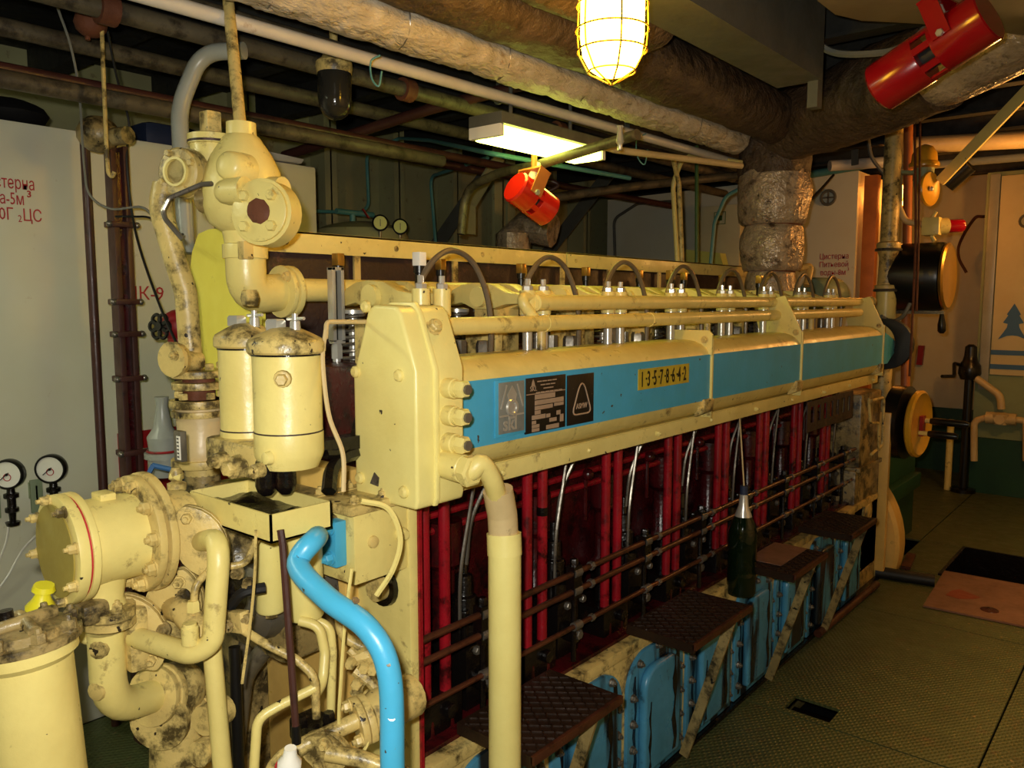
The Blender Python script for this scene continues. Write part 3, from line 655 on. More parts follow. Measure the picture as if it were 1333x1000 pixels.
# ================================================================== auxiliaries in front of the engine
# twin oil filter over a drip tray
tf = T('oil_filter', 'twin-canister cream oil filter with chrome cap nuts above drip tray', 'oil filter', (-1.46, .94, 1.28))
def canister(c, r, ztop, zbot, front):
    k = M().lathe((c.x, c.y, zbot), ZA, [(0, r*.85), (.02, r*.98), (.03, r*1.02), (.07, r*1.02), (.075, r), (ztop-zbot, r)], 28).build('canister', 'cream', tf)
    M().lathe((c.x, c.y, ztop-.004), ZA, [(0, r*1.08), (.004, r*1.14), (.02, r*1.14), (.028, r*1.08), (.04, r*.74), (.05, r*.42), (.052, r*.2)], 28).build('canister_lid', 'cream_dirty', tf)
    M().lathe((c.x, c.y, ztop-.008), ZA, [(0, r*1.03), (.005, r*1.03)], 28).build('lid_joint', 'oily_black', tf)
    M().lathe((c.x, c.y, zbot+.072), ZA, [(0, r*1.015), (.003, r*1.015)], 28).build('base_joint', 'brown_panel', tf)
    M().hexn((c.x-.02, c.y-.01, ztop+.042), ZA, .022, .022).build('cap_nut', 'steel', tf)
    M().lathe((c.x+.025, c.y+.005, ztop+.03), ZA, [(0, .012), (.03, .010), (.032, .006), (.045, .006)], 10).build('vent_screw', 'steel', tf)
    M().cyl((c.x+.0, c.y+.005, ztop+.064), (c.x+.055, c.y+.005, ztop+.066), .0035, n=8).build('tommy_bar', 'steel', tf)
    if front:
        d = V((.75, -.66, 0)); p = V((c.x, c.y, ztop-.05))+d*r*.97
        q = M().lathe(p, d, [(0, .018), (.012, .016), (.014, .011)], 12).hexn(p+d*.014, d, .012, .016).build('bleed_plug', 'cream_dirty', k)
    M().lathe((c.x+.03, c.y-r*.95, zbot+.03), -YA, [(0, .014), (.012, .012), (.014, .006)], 12).build('boss', 'cream', k)
ca = px(375, 530, D=1.62); cb_ = px(324, 530, D=1.74)
canister(ca, .068, 1.55, 1.315, True); canister(cb_, .060, 1.555, 1.30, False)
M().bx(cb_.x-.06, ca.x-.03, ca.y-.06, ca.y+.05, 1.30, 1.36).build('filter_base', 'cream_dirty', tf, .012)
for u, v, r in ((292, 598, .014), (312, 607, .02), (340, 612, .013)):
    p = px(u, v, D=1.57); M().lathe(p, V((.2, -1, 0)), [(0, r*1.2), (.02, r*1.1), (.022, r*.8)], 12).hexn(p+V((.004, -.02, 0)), V((.2, -1, 0)), r*.8, .016).build('plug', 'cream_dirty', tf)
for u, v in ((347, 632), (372, 630)):
    p = px(u, v, D=1.6); M().lathe(p, -ZA, [(-.05, .02), (0, .022), (.012, .018), (.02, .01)], 12).build('drain_knob', 'oily_black', tf)
M().bx(ca.x-.06, ca.x-.02, ca.y+.0, 1.2, 1.32, 1.35).build('filter_bracket', 'oily_black', tf)
# drip tray
tr = T('drip_tray', 'square cream drip tray with oily sludge under twin filter', 'tray', (-1.44, .96, 1.2))
x0, x1, y0, y1, za, zb = -1.585, -1.285, .825, .965, 1.197, 1.252
M().bx(x0, x1, y0, y1, za, za+.004).bx(x0, x1, y0, y0+.004, za, zb).bx(x0, x1, y1-.004, y1, za, zb).bx(x0, x0+.004, y0, y1, za, zb).bx(x1-.004, x1, y0, y1, za, zb).build('tray_pan', 'cream', tr)
sl = M(); n = 12; vs_ = []; fs_ = []
for j in range(n+1):
    for i in range(n+1):
        x = x0+.005+(x1-x0-.01)*i/n; y = y0+.005+(y1-y0-.01)*j/n; vs_.append((x, y, za+.026+.018*max(0, noise.noise(V((x*18, y*18, 3)))+.25*(1-i/n))))
for j in range(n):
    for i in range(n): a = j*(n+1)+i; fs_.append((a, a+1, a+n+2, a+n+1))
sl.add(vs_, fs_).build('oil_sludge', 'oily_black', tr)
M().tube([px(365, 690, D=1.5), px(368, 710, D=1.5), px(386, 962, D=1.5)], .007, 8).build('drain_pipe', 'brown_pole', tr)
M().cyl(px(385, 945, D=1.5), px(386, 968, D=1.5), .009).build('drain_sleeve', 'black', tr)
M().bar((x1-.16, y1, 1.22), (x1-.16, 1.2, 1.22), .03, .008).build('tray_arm', 'cream_dirty', tr)

# raw water strainer / heat exchanger: horizontal drum along the engine axis
hx = T('water_cooler', 'horizontal drum cooler with bolted olive end cover and red gasket', 'cooler', (-1.59, .7, .9))
cx, cz = -1.59, 1.185
YS = lambda y: V((0, .565+(y-.565)*.72, 0))
A0 = V((cx, 0, cz))
M().lathe(A0+YS(.565), YA, [(0, .105), (.02, .105)], 40).build('cover_flange', 'cream', hx, .003)
M().lathe(A0+YS(.562), -YA, [(0, .088), (.003, .088)], 40).build('end_cover', 'olive_disc', hx)
M().lathe(A0+YS(.591), YA, [(0, .1), (.006, .1)], 40).build('gasket', 'red_stencil', hx)
M().lathe(A0+YS(.599), YA, [(0, .105), (.013, .105), (.015, .095)], 40).build('drum_flange', 'cream', hx, .002)
M().lathe(A0+YS(.615), YA, [(0, .085), (.12, .084)], 36).build('drum', 'cream', hx)
M().lathe(A0+YS(.76), YA, [(0, .118), (.016, .118)], 40).build('flange', 'cream_dirty', hx, .003)
M().lathe(A0+YS(.79), YA, [(0, .121), (.016, .121)], 40).build('flange', 'cream_dirty', hx, .003)
M().lathe(A0+YS(.81), YA, [(0, .08), (.04, .074), (.075, .07)], 30).build('neck', 'cream_dirty', hx)
for i in range(8):
    t = 2*pi*i/8+.25; d = V((cos(t), 0, sin(t)))
    M().bolt(A0+YS(.565)+d*.0955, -YA, .009, .02).build('bolt', 'cream_dirty', hx)
for i in range(10):
    t = 2*pi*i/10+.1; d = V((cos(t), 0, sin(t)))
    M().bolt(A0+YS(.76)+d*.102, -YA, .013, .02).build('bolt', 'cream_dirty', hx)
M().bx(cx-.025, cx+.02, .64, .67, cz+.075, cz+.095).build('boss', 'cream', hx, .004)
# outlet neck, flange and bent pipe
nx, ny = cx+.005, .642
M().lathe((nx, ny, cz-.06), -ZA, [(0, .046), (.03, .04), (.05, .036), (.066, .04)], 20).build('outlet_neck', 'cream', hx)
M().prism([(.075*cos(t*pi/8)*1.0, .052*sin(t*pi/8)) for t in range(16)], (nx, ny, cz-.142), XA, YA, ZA, .016).build('outlet_flange', 'cream_dirty', hx)
for s in (-1, 1): M().bolt((nx+s*.058, ny, cz-.126), ZA, .01, .02).build('bolt', 'cream_dirty', hx)
bpipe = T('outlet_pipe', 'thick bent cream pipe under cooler with patched repair spots', 'pipe', (nx, ny, .7))
M().prism([(.075*cos(t*pi/8)*1.0, .052*sin(t*pi/8)) for t in range(16)], (nx, ny, cz-.160), XA, YA, ZA, .015).build('flange', 'cream_dirty', bpipe)
b0 = V((nx, ny, cz-.18)); b1 = px(141, 912, D=1.62); b2 = px(205, 905, D=1.72)
M().tube([b0, V((nx, ny, b1.z)), b2], .034, 18, .09).build('bent_tube', 'cream', bpipe)
q = px(116, 838, D=1.56); M().lathe(V((nx, ny, q.z)), V((-.8, -.6, .25)), [(.02, .017), (.055, .016), (.062, .02), (.07, .019)], 14).build('side_stub', 'cream', bpipe)
for z, a in ((cz-.205, .2), (cz-.29, -.2)):
    d = V((.55+a, -.83, 0)).normalized(); M().lathe(V((nx, ny, z))+d*.028, d, [(0, .02), (.006, .018), (.008, .01)], 10).build('patch', 'cream_dirty', bpipe)
# lower sea water valve
sv = T('sea_water_valve', 'grimy cream globe valve body with round flanges near the floor', 'valve', (b2.x, b2.y, .4))
dv = (b2-V((nx, ny, b1.z))).normalized()
M().lathe(b2-dv*.02, dv, [(0, .062), (.016, .062)], 24).build('flange', 'cream_dirty', sv, .002)
M().lathe(b2-dv*.001, dv, [(0, .065), (.018, .065)], 24).build('flange', 'cream_dirty', sv, .002)
g = b2+dv*.065
M().sph(g, .062, 20).build('valve_bonnet', 'cream_dirty', sv)
M().lathe(g+V((0, 0, -.03)), V((0, 0, -1)), [(0, .052), (.02, .07), (.03, .07), (.035, .06), (.2, .068), (.35, .06)], 24).build('valve_body', 'cream_dirty', sv)
for t in (0, 1.2, 2.4, 3.6, 4.8): M().hexn(g+V((.06*cos(t), .06*sin(t), -.05)), ZA, .01, .018).build('nut', 'cream_dirty', sv)
p = px(172, 975, D=1.6); M().lathe(V((g.x, g.y, p.z)), p-V((g.x, g.y, p.z)), [(0, .05), (.07, .05), (.07, .064), (.085, .064)], 22).build('side_branch', 'cream_dirty', sv)
for u, v, r in ((255, 978, .026), (262, 935, .03)):
    p = px(u, v, D=1.6); M().lathe(p+V((.0, .05, 0)), V((.35, -1, .05)), [(0, r), (.06, r)], 16).build('plug', 'cream_dirty', sv)
# U-shaped pipe with flanges
up = T('u_pipe', 'U-bent cream pipe with rhombic flanges between cooler and pump', 'pipe', px(250, 850, D=1.5))
def rhomb(c, d, w, h, th, roll=0.):
    d = V(d).normalized(); z = ZA-d*ZA.dot(d); z.normalize(); x = z.cross(d); zz = z*cos(roll)+x*sin(roll); xx = x*cos(roll)-z*sin(roll)
    m = M(); pts = []
    for i in range(24):
        t = 2*pi*i/24; pts.append((w*abs(cos(t))**1.5*(1 if cos(t) > 0 else -1)*.98, h*abs(sin(t))**.9*(1 if sin(t) > 0 else -1)))
    return m.prism(pts, c, xx, zz, d, th), xx, zz
def pflange(par, u, v, D, d, w=.05, h=.075, roll=0., mat='cream_dirty', th=.014, bh=.05):
    c = px(u, v, D=D); m, xx, zz = rhomb(c, d, w, h, th, roll); o = m.build('flange', mat, par, .002)
    m2, _, _ = rhomb(c-V(d).normalized()*.016, d, w, h, th, roll); m2.build('flange', mat, par, .002)
    for s in (-1, 1): M().bolt(c+zz*(s*h*.7)+V(d).normalized()*th, d, .011, .018).build('bolt', 'cream_dirty', par)
    return c
tcam = V((.5, -.85, 0))
c1 = pflange(up, 262, 705, 1.60, (.75, -.65, .05), .05, .08, -.4)
c2 = pflange(up, 183, 822, 1.62, (.8, -.6, 0), .05, .085, -.35)
M().tube([c1, px(287, 700, D=1.5), px(277, 838, D=1.5), px(250, 852, D=1.5), c2+V((.02, -.02, 0))], .0205, 16, .05).build('tube', 'cream', up)
M().lathe(px(248, 838, D=1.49), ZA, [(0, .016), (.032, .016), (.034, .013), (.04, .013)], 14).build('stub', 'cream', up)
# dark pump castings behind
pu = T('cooling_pump', 'grimy cast pump behind U pipe with flanged pipe mouths', 'pump', (-1.72, 1.05, .75))
M().lathe((-1.73, .93, 1.02), YA, [(0, .07), (.02, .10), (.05, .115), (.16, .115), (.2, .09), (.24, .09)], 28).build('pump_casing', 'cream_grimy', pu)
M().lathe((-1.60, .95, .96), YA, [(0, .05), (.02, .085), (.05, .09), (.2, .09)], 24).build('volute', 'steel_dark', pu)
M().bx(-1.86, -1.52, 1.0, 1.16, .82, 1.2).build('pump_bracket', 'cream_grimy', pu, .02)
c3 = pflange(pu, 226, 792, 1.66, (.7, -.7, 0), .06, .09, .3)
M().tube([c3, px(238, 795, D=1.6), px(255, 815, D=1.57), px(262, 850, D=1.57)], .026, 14, .04).build('pump_elbow', 'cream_dirty', pu)
M().tube([px(252, 790, D=1.57), px(254, 762, D=1.57), px(275, 740, D=1.6), px(320, 735, D=1.62), px(335, 700, D=1.62)], .0075, 10, .03).build('vent_pipe', 'cream_dirty', pu)
M().hexn(px(252, 796, D=1.57), ZA, .013, .022).build('union_nut', 'cream', pu)
M().lathe(px(292, 770, D=1.72), V((.4, -1, 0)), [(0, .06), (.03, .055), (.04, .03)], 18).build('shaft_cover', 'oily_black', pu)
M().tube([px(300, 790, D=1.62), px(315, 770, D=1.6), px(345, 765, D=1.62)], .011, 8, .03).build('rubber_hose', 'rubber', pu)
for u, v in ((232, 800), (215, 818), (240, 775), (310, 745), (325, 760)): M().bolt(px(u, v, D=1.62), tcam, .012, .02).build('bolt', 'cream_grimy', pu)
M().bx(-1.86, -1.78, 1.04, 1.12, -.01, .85).build('pump_foot', 'cream_grimy', pu)
# upright pipes
pipe('vertical_pipe', [px(276, 842, D=1.58), px(293, 1040, D=1.58), V((px(293, 1040, D=1.58).x, px(293, 1040, D=1.58).y, 0))], .0185, 'cream', 'upright cream pipe rising from floor behind U-bent pipe', bend=0)
pipe('vertical_pipe', [px(305, 842, D=1.66), px(311, 1010, D=1.66), V((px(311, 1010, D=1.66).x, px(311, 1010, D=1.66).y, 0))], .012, 'black', 'thin black upright pipe beside the cream upright pipe', bend=0)
pipe('diagonal_pipe', [px(352, 835, D=1.9), px(318, 880, D=1.9), px(305, 985, D=1.9)], .022, 'pipe_grime', 'grey grimy pipe slanting down in front of amber gear case', bend=.1)
pipe('diagonal_pipe', [px(330, 800, D=1.98), px(312, 870, D=1.98), px(300, 1010, D=1.98)], .018, 'pipe_grime', 'second grey pipe half hidden behind slanting grimy pipe', bend=.1)
# centrifuge canisters hanging below the tray
for nm, u, w_, v0, v1, D, lb in (('filter_cartridge', 353, 38, 690, 795, 1.74, 'narrow cream cylinder hanging under the drip tray'), ('filter_cartridge', 397, 48, 690, 803, 1.70, 'wider cream cylinder hanging below tray beside blue pipe')):
    a = px(u, v1, D=D); b = px(u, v0, D=D); r = w_/2/F*D*1.02
    t_ = T(nm, lb, 'cylinder', a)
    M().lathe((a.x, a.y, a.z), ZA, [(0, r*.9), (.006, r), (b.z-a.z, r), (b.z-a.z+.02, r)], 24).build('shell', 'cream_clean', t_)
    M().hexn((a.x, a.y, a.z-.014), ZA, .014, .016).build('bottom_nut', 'cream_dirty', t_)
    M().cyl((a.x, a.y, b.z), (a.x, 1.18, b.z-.01), .03, n=12).build('mount_arm', 'cream_grimy', t_)
# cream valve block with blue flange and blue pipe
vb = T('valve_block', 'cream rectangular valve block with blue bolted flange on engine corner', 'valve', (-1.36, 1.1, 1.0))
pb = px(461, 700, X=-1.32)
M().bx(-1.46, -1.32, pb.y, 1.2, 1.045, 1.20).build('block_body', 'cream', vb, .004)
M().bx(-1.475, -1.305, pb.y-.02, 1.18, 1.20, 1.222).build('block_lid', 'cream_dirty', vb, .006)
for a, b in ((-1.45, .01), (-1.33, .01), (-1.33, .09), (-1.45, .09)): M().bolt((a, pb.y+b, 1.222), ZA, .011, .016).build('bolt', 'cream_dirty', vb)
M().lathe((-1.32, pb.y+.05, 1.13), XA, [(0, .014), (.006, .013), (.008, .008)], 12).build('side_plug', 'cream_dirty', vb)
M().lathe((-1.32, pb.y+.13, 1.13), XA, [(0, .016), (.014, .014), (.02, .01)], 12).build('side_boss', 'cream', vb)
M().bx(-1.47, -1.345, pb.y-.03, pb.y, 1.085, 1.185).build('blue_flange', 'blue', vb, .004)
for a, z in ((-1.455, 1.105), (-1.36, 1.105), (-1.455, 1.17), (-1.36, 1.17)): M().bolt((a, pb.y-.03, z), -YA, .012, .022).build('flange_bolt', 'steel_dark' if a < -1.4 else 'blue', vb)
bs = V((-1.41, pb.y-.03, 1.135))
c_ = [bs, px(412, 700, D=1.43), px(388, 735, D=1.38), px(425, 778, D=1.32), px(480, 820, D=1.28), px(507, 880, D=1.27), px(511, 1000, D=1.27)]
bp_ = c_[:3]+c_[3:]
end = c_[-1]; pts = curve(c_, 8)+[V((end.x, end.y, 0))]
cq = T('coolant_pipe', 'bright blue bent pipe curving down from valve block to floor', 'pipe', (end.x, end.y, 0))
M().tube(pts, .0195, 18).build('bent_tube', 'blue', cq)
for u, v, r in ((463, 782, .0065), (506, 866, .003), (510, 935, .005), (511, 972, .005)):
    c0_ = px(u, v, D=1.27); bp0 = min(pts, key=lambda p: abs((px(u, v, D=(p-EYE).dot(ray(666.5, 500)))-p).length)); dr = (EYE-bp0).normalized(); q_ = EYE+ray(u, v)*((bp0-EYE).dot(ray(666.5, 500)))
    off = q_-bp0; h_ = sqrt(max(1e-6, .0197**2-min(off.length, .015)**2)); c0_ = bp0+off+dr*h_; nn = (c0_-bp0).normalized()
    M().prism([(r*cos(t)*(1+.3*sin(3*t)), r*1.2*sin(t)) for t in [i*pi/4 for i in range(8)]], c0_-nn*.001, nn.orthogonal(), nn.cross(nn.orthogonal()), nn, .0014).build('paint_chip', 'steel_dark', cq)
# conduit pipe from the drive box
cp = T('cable_conduit', 'tall cream conduit pipe running from drive box elbow to floor', 'conduit', (-1.12, 1.31, 0))
q0 = V((-1.14, 1.22, 1.291)); qx = px(657, 850, D=1.80)
M().tube(curve([q0-V((.02, 0, 0)), q0, px(626, 604, D=1.70), px(640, 624, D=1.73), px(648, 652, D=1.77), px(653, 690, D=1.80)], 6), .022, 14).build('elbow_hose', 'cream', cp)
M().tube([px(648, 638, D=1.77), px(654, 670, D=1.79), px(656, 705, D=1.80)], .034, 18, .05).build('sleeve', 'tan_pipe', cp)
M().tube([px(656, 694, D=1.80), px(657, 722, D=1.80)], .0395, 18).build('collar', 'cream_clean', cp)
q1 = px(657, 716, D=1.80)
M().cyl(q1, (q1.x, q1.y, 0), .0375, n=24).build('conduit_pipe', 'cream_clean', cp)
# big canister in the lower left corner
bc = T('oil_canister', 'large cream canister with grimy bolted lid beside cooler', 'canister', px(35, 1000, D=1.32))
b_ = px(52, 1010, D=1.33); a = px(30, 836, D=1.31); ax = (a-b_).normalized(); Lc = (a-b_).length; d_, u_, v_ = frame(ax)
fl0 = b_-ax*(b_.z/ax.z)
Lf = (a-fl0).length
M().lathe(fl0, ax, [(0, .07), (Lf-.03, .07), (Lf-.02, .08), (Lf, .08)], 32).build('shell', 'cream', bc)
M().lathe(a, ax, [(0, .088), (.012, .088), (.014, .076), (.026, .068), (.032, .03)], 28).build('lid', 'cream_grimy', bc)
for i in range(8):
    t = 2*pi*i/8; M().bolt(a+(u_*cos(t)+v_*sin(t))*.076+ax*.012, ax, .012, .024).build('lid_bolt', 'cream_grimy', bc)
M().lathe(a+ax*.03+u_*.02, ax, [(0, .02), (.012, .02), (.014, .012), (.03, .012)], 12).build('vent_plug', 'oily_black', bc)
M().tube([a+ax*.035-u_*.05, a+ax*.04+v_*.02, a+ax*.03+u_*.06], .012, 10, .02).build('lid_clamp', 'cream_grimy', bc)
M().tube([a+ax*.03-v_*.05, a+ax*.045, a+ax*.03+v_*.06], .01, 10, .02).build('lid_clamp', 'cream_grimy', bc)
# yellow funnel-like fitting behind canister
pt = px(48, 775, D=1.45)
tag(M().lathe(pt-ZA*.05, V((.25, .1, 1)), [(0, .022), (.03, .026), (.045, .016), (.06, .011), (.064, .02), (.074, .017)], 12).build('drain_cock', 'hazard_yellow', ang=60), 'bright yellow drain cock behind the large canister lid', 'valve')
fb = px(100, 800, D=1.5)
fx_ = T('flange_fitting', 'dirty cream flanged fitting with studs under cooler outlet', 'fitting', px(105, 860, D=1.55))
M().bx(fb.x-.035, fb.x+.03, fb.y+.0, fb.y+.05, fb.z-.02, fb.z+.02).build('body', 'cream_grimy', fx_, .01)
M().bx(fb.x-.06, fb.x+.01, fb.y+.09, fb.y+.13, fb.z-.15, fb.z-.02).build('foot', 'cream_dirty', fx_, .01)
M().cyl(px(100, 838, D=1.5), px(97, 805, D=1.5), .006).build('stud', 'steel_dark', fx_)
# small bore pipes in front of the gear case
SB = [('lube_oil_pipe', [(303, 812, 1.6), (345, 838, 1.56), (385, 858, 1.56), (410, 880, 1.56), (412, 935, 1.56)], .0085, 'cream_dirty', 'thin cream oil pipe slanting from lug to grimy junction'),
      ('lube_oil_pipe', [(411, 895, 1.56), (365, 918, 1.54), (335, 935, 1.52), (329, 1030, 1.52)], .0095, 'cream', 'cream oil pipe branching left and dropping to floor'),
      ('lube_oil_pipe', [(390, 808, 1.66), (416, 815, 1.66), (423, 850, 1.66), (420, 890, 1.64), (410, 905, 1.6)], .0105, 'cream', 'arched cream pipe below the wider hanging cylinder'),
      ('lube_oil_pipe', [(405, 806, 1.7), (430, 815, 1.7), (433, 850, 1.7), (430, 945, 1.7)], .0095, 'cream', 'outer arched cream pipe beside the amber gear case'),
      ('fuel_return_pipe', [(441, 790, 1.66), (444, 828, 1.66), (470, 842, 1.66), (510, 850, 1.66)], .0105, 'cream_dirty', 'cream pipe bending under blue pipe towards end plate'),
      ('feed_pipe', [(345, 1030, 1.5), (362, 990, 1.5), (400, 968, 1.52), (466, 938, 1.56)], .0165, 'cream_dirty', 'thick dirty cream pipe rising from floor to flange'),
      ('feed_pipe', [(425, 980, 1.5), (470, 988, 1.5), (530, 1010, 1.5)], .016, 'cream_dirty', 'cream pipe leaving low flange towards engine side')]
for nm, pts, r, mt, lb in SB: pipe(nm, P3(pts), r, mt, lb, bend=.05)
cable('capillary_tube', P3([(333, 690, 1.52), (332, 740, 1.52), (327, 800, 1.52), (315, 890, 1.52)]), .003, 'cream_dirty', 'thin capillary tube hanging from drip tray corner', 'tube')
cable('capillary_tube', P3([(458, 740, 1.52), (450, 800, 1.52), (444, 880, 1.52), (442, 950, 1.54), (460, 985, 1.54), (478, 970, 1.54), (476, 945, 1.54)]), .0035, 'cream', 'thin cream tube looping down past the pipe flange', 'tube')
cable('bonding_tube', [px(470, 652, D=1.58), px(505, 662, D=1.6), px(521, 700, D=1.6), px(512, 740, D=1.6), px(490, 775, D=1.6)], .006, 'cream', 'thin cream tube arched over the valve block side', 'tube')
cable('copper_line', [px(424, 430, D=1.62), px(420, 470, D=1.6), px(428, 540, D=1.58), px(446, 590, D=1.56), px(447, 640, D=1.56)], .0048, 'tan_pipe', 'thin tan line running down beside the front filter canister', 'tube')
pipe('copper_elbow', [px(487, 419, D=1.78), px(425, 419, D=1.64), px(424, 440, D=1.62)], .0052, 'tan_pipe', 'thin tan line passing in front of the valve spring', 'tube', bend=.02)
# small lugs, junctions
jb = T('pipe_junction', 'oily black pipe junction block in front of gear case', 'fitting', px(412, 960, D=1.58))
M().ob(px(410, 950, D=1.58), XA, YA, .045, .03, .022).build('body', 'oily_black', jb, .006)
for u, v in ((392, 945), (428, 940)): M().hexn(px(u, v, D=1.56), ZA, .013, .02).build('nut', 'oily_black', jb)
fl2 = T('pipe_flange', 'rhombic cream flange with bolts at end of thick pipe', 'flange', px(470, 940, D=1.57))
c = pflange(fl2, 472, 937, 1.57, (-.3, -.95, -.1), .035, .05, -.8)
M().lathe(c+V((0, .01, 0)), YA, [(0, .035), (.03, .045), (.12, .045)], 16).build('hub', 'cream_dirty', fl2)
fl3 = T('pipe_flange', 'grimy oval flange low in front of the engine', 'flange', px(425, 980, D=1.52))
pflange(fl3, 424, 977, 1.52, (.5, -.85, 0), .05, .035, .3)
lg = T('pipe_lug', 'two-bolt cream lug carrying the thin slanting pipe', 'bracket', px(305, 812, D=1.6))
M().ob(px(305, 808, D=1.61), V((1, 0, .2)), YA, .045, .012, .022).build('lug', 'cream_dirty', lg, .006)
for u, v in ((296, 815), (322, 804)): M().bolt(px(u, v, D=1.59), tcam, .011, .016).build('bolt', 'cream_grimy', lg)
# cluster of small valves beside the blue pipe
vc = T('needle_valve', 'cluster of dirty cream needle valves beside blue pipe', 'valve', px(475, 880, D=1.66))
for (u0, v0), (u1, v1), r in (((462, 858), (485, 850), .015), ((485, 848), (492, 868), .02), ((462, 872), (480, 885), .013), ((478, 882), (498, 905), .012), ((455, 845), (468, 858), .009), ((470, 890), (462, 905), .01)):
    a, b = px(u0, v0, D=1.64), px(u1, v1, D=1.64); M().lathe(a, b-a, [(0, r), ((b-a).length*.5, r), ((b-a).length*.5, r*1.25), ((b-a).length, r*1.2)], 8).build('valve_stem', 'cream_dirty', vc)
for u, v in ((458, 862), (487, 870), (466, 889), (476, 868)): M().hexn(px(u, v, D=1.62), tcam, .012, .016).build('union_nut', 'cream_dirty', vc)
pr = px(470, 918, D=1.68); M().lathe(pr, V((.8, .4, -.25)), [(0, .034), (.06, .034), (.09, .025)], 16).build('plunger_body', 'cream_dirty', vc)
mc = T('sounding_pipe', 'short upright pipe with white plastic cap near the oily junction', 'pipe', (px(375, 1000, D=1.35).x, px(375, 1000, D=1.35).y, 0))
c = px(375, 1000, D=1.35); M().lathe(c-ZA*.02, V((.15, 0, 1)), [(0, .02), (.035, .02), (.045, .012), (.06, .01)], 14).build('plastic_cap', 'white', mc, ang=60)
M().torus(c+ZA*.004, V((.15, 0, 1)), .02, .0022, 18, 6).build('pink_band', 'red_stencil', mc); M().cyl((c.x, c.y, 0), (c.x, c.y, c.z-.015), .017).build('pipe_stem', 'cream_dirty', mc)

# thermostat valve, elbow and vent above the cooler
tv = T('thermostat_valve', 'pear-shaped cream thermostat valve with bolted round cover, rusty centre', 'valve', (-1.85, 1.15, 1.75))
vx, vy = -1.85, 1.14
def sec(v): return px(322, v, X=vx).z
M().lathe((vx, vy, sec(318)), ZA, [(0, .05), (.03, .055), (.05, .085), (.09, .1), (.14, .1), (.18, .092), (.22, .074), (.25, .054), (.265, .044), (.27, .037), (.3, .036)], 28).build('valve_body', 'cream', tv)
cdv = V((.45, -.9, .05)).normalized(); cc_ = px(337, 275, D=1.86)
M().lathe(cc_+cdv*-.06, cdv, [(0, .078), (.05, .078), (.052, .072)], 28).build('cover_rim', 'cream', tv)
M().lathe(cc_-cdv*.012, cdv, [(0, .07), (.012, .07), (.014, .066)], 28).build('round_cover', 'cream', tv)
d_, u_, v_ = frame(cdv)
for i in range(4):
    t = pi/4+i*pi/2; M().hexn(cc_+(u_*cos(t)+v_*sin(t))*.05, cdv, .013, .014).build('bolt', 'cream', tv)
M().lathe(cc_, cdv, [(0, .03), (.004, .029), (.007, .024), (.008, .012)], 18, jit=lambda h, t: .08*sin(3*t)*cos(5*t)).build('rusty_plug', 'rust', tv)
a = px(297, 215, D=1.9); M().lathe(a, V((.4, -.9, .1)), [(-.06, .045), (0, .034), (.008, .026), (.012, .01)], 18).build('side_boss', 'cream', tv)
a = px(292, 250, D=1.9); M().lathe(a+V((.06, .02, 0)), V((-1, -.35, 0)), [(0, .033), (.05, .031), (.07, .026), (.075, .022)], 16).build('side_port', 'cream', tv)
a = px(262, 240, D=1.9); M().tube([a+V((.03, .01, 0)), a, px(220, 258, D=1.9), px(212, 275, D=1.9), px(215, 285, D=1.9), px(238, 312, D=1.9)], .006, 8, .02).build('vent_line', 'steel_dark', tv)
a = px(362, 245, D=1.95); M().lathe(a-V((.03, 0, 0)), V((.9, .2, 0)), [(0, .03), (.04, .028)], 14).build('far_port', 'cream', tv)
rt = px(316, 178, X=vx)
M().hexn((vx, vy, rt.z-.012), ZA, .028, .025).build('top_nut', 'cream_dirty', tv)
tl_ = px(297, -20, X=vx, )
vt_ = px(297, 0, D=2.2); M().tube([V((vx, vy, rt.z)), vt_, vt_+(vt_-V((vx, vy, rt.z)))*.9], .0155, 12).build('vent_pipe', 'cream_dirty', tv)
# clamp and elbow
zc = px(325, 328, X=vx).z
M().lathe((vx, vy, zc-.018), ZA, [(0, .056), (.036, .056)], 24).build('clamp_flange', 'cream', tv, .003)
M().ob((vx+.05, vy-.03, zc), ZA, XA, .022, .014, .014).build('clamp_lug', 'cream_dirty', tv, .003)
M().tube([(vx, vy, zc), (vx, vy, 1.665), (-1.87, 1.27, 1.675)], .05, 20, .09).build('elbow', 'cream', tv)
M().lathe((-1.86, 1.245, 1.675), YA, [(0, .07), (.014, .07)], 24).build('elbow_flange', 'cream', tv, .002); M().lathe((-1.86, 1.265, 1.675), YA, [(0, .07), (.016, .07)], 24).build('elbow_flange', 'cream', tv, .002)
M().bolt((-1.82, 1.245, 1.715), -YA, .012, .016).build('bolt', 'cream_dirty', tv)
a = px(322, 388, D=1.87); M().hexn(a+V((0, .02, 0)), V((-.1, -1, 0)), .022, .028).build('drain_plug', 'cream_dirty', tv)
# check valve and cylinder to the left
kv = T('check_valve', 'cream check valve with oval glass-eye flange and square-headed cap', 'valve', px(250, 250, D=2.0))
a = px(236, 225, D=1.98); dd = V((.35, -.93, 0)).normalized()
M().lathe(a, dd, [(-.03, .062), (-.012, .062)], 24).build('flange', 'cream_dirty', kv); M().lathe(a, dd, [(-.008, .06), (.012, .06), (.016, .055)], 24).build('flange', 'cream_dirty', kv)
M().lathe(a+dd*.012, dd, [(.0, .036), (.012, .036), (.012, .03), (.004, .029)], 22).build('eye_ring', 'cream', kv)
M().lathe(a+dd*.008, dd, [(0, .028), (.005, .028)], 18).build('eye_glass', 'amber', kv)
for t in (.4, 2.0, 3.6, 5.2): d_, u_, v_ = frame(dd); M().hexn(a+(u_*cos(t)+v_*sin(t))*.05+dd*.014, dd, .009, .012).build('nut', 'cream_dirty', kv)
b = px(275, 190, D=2.05)
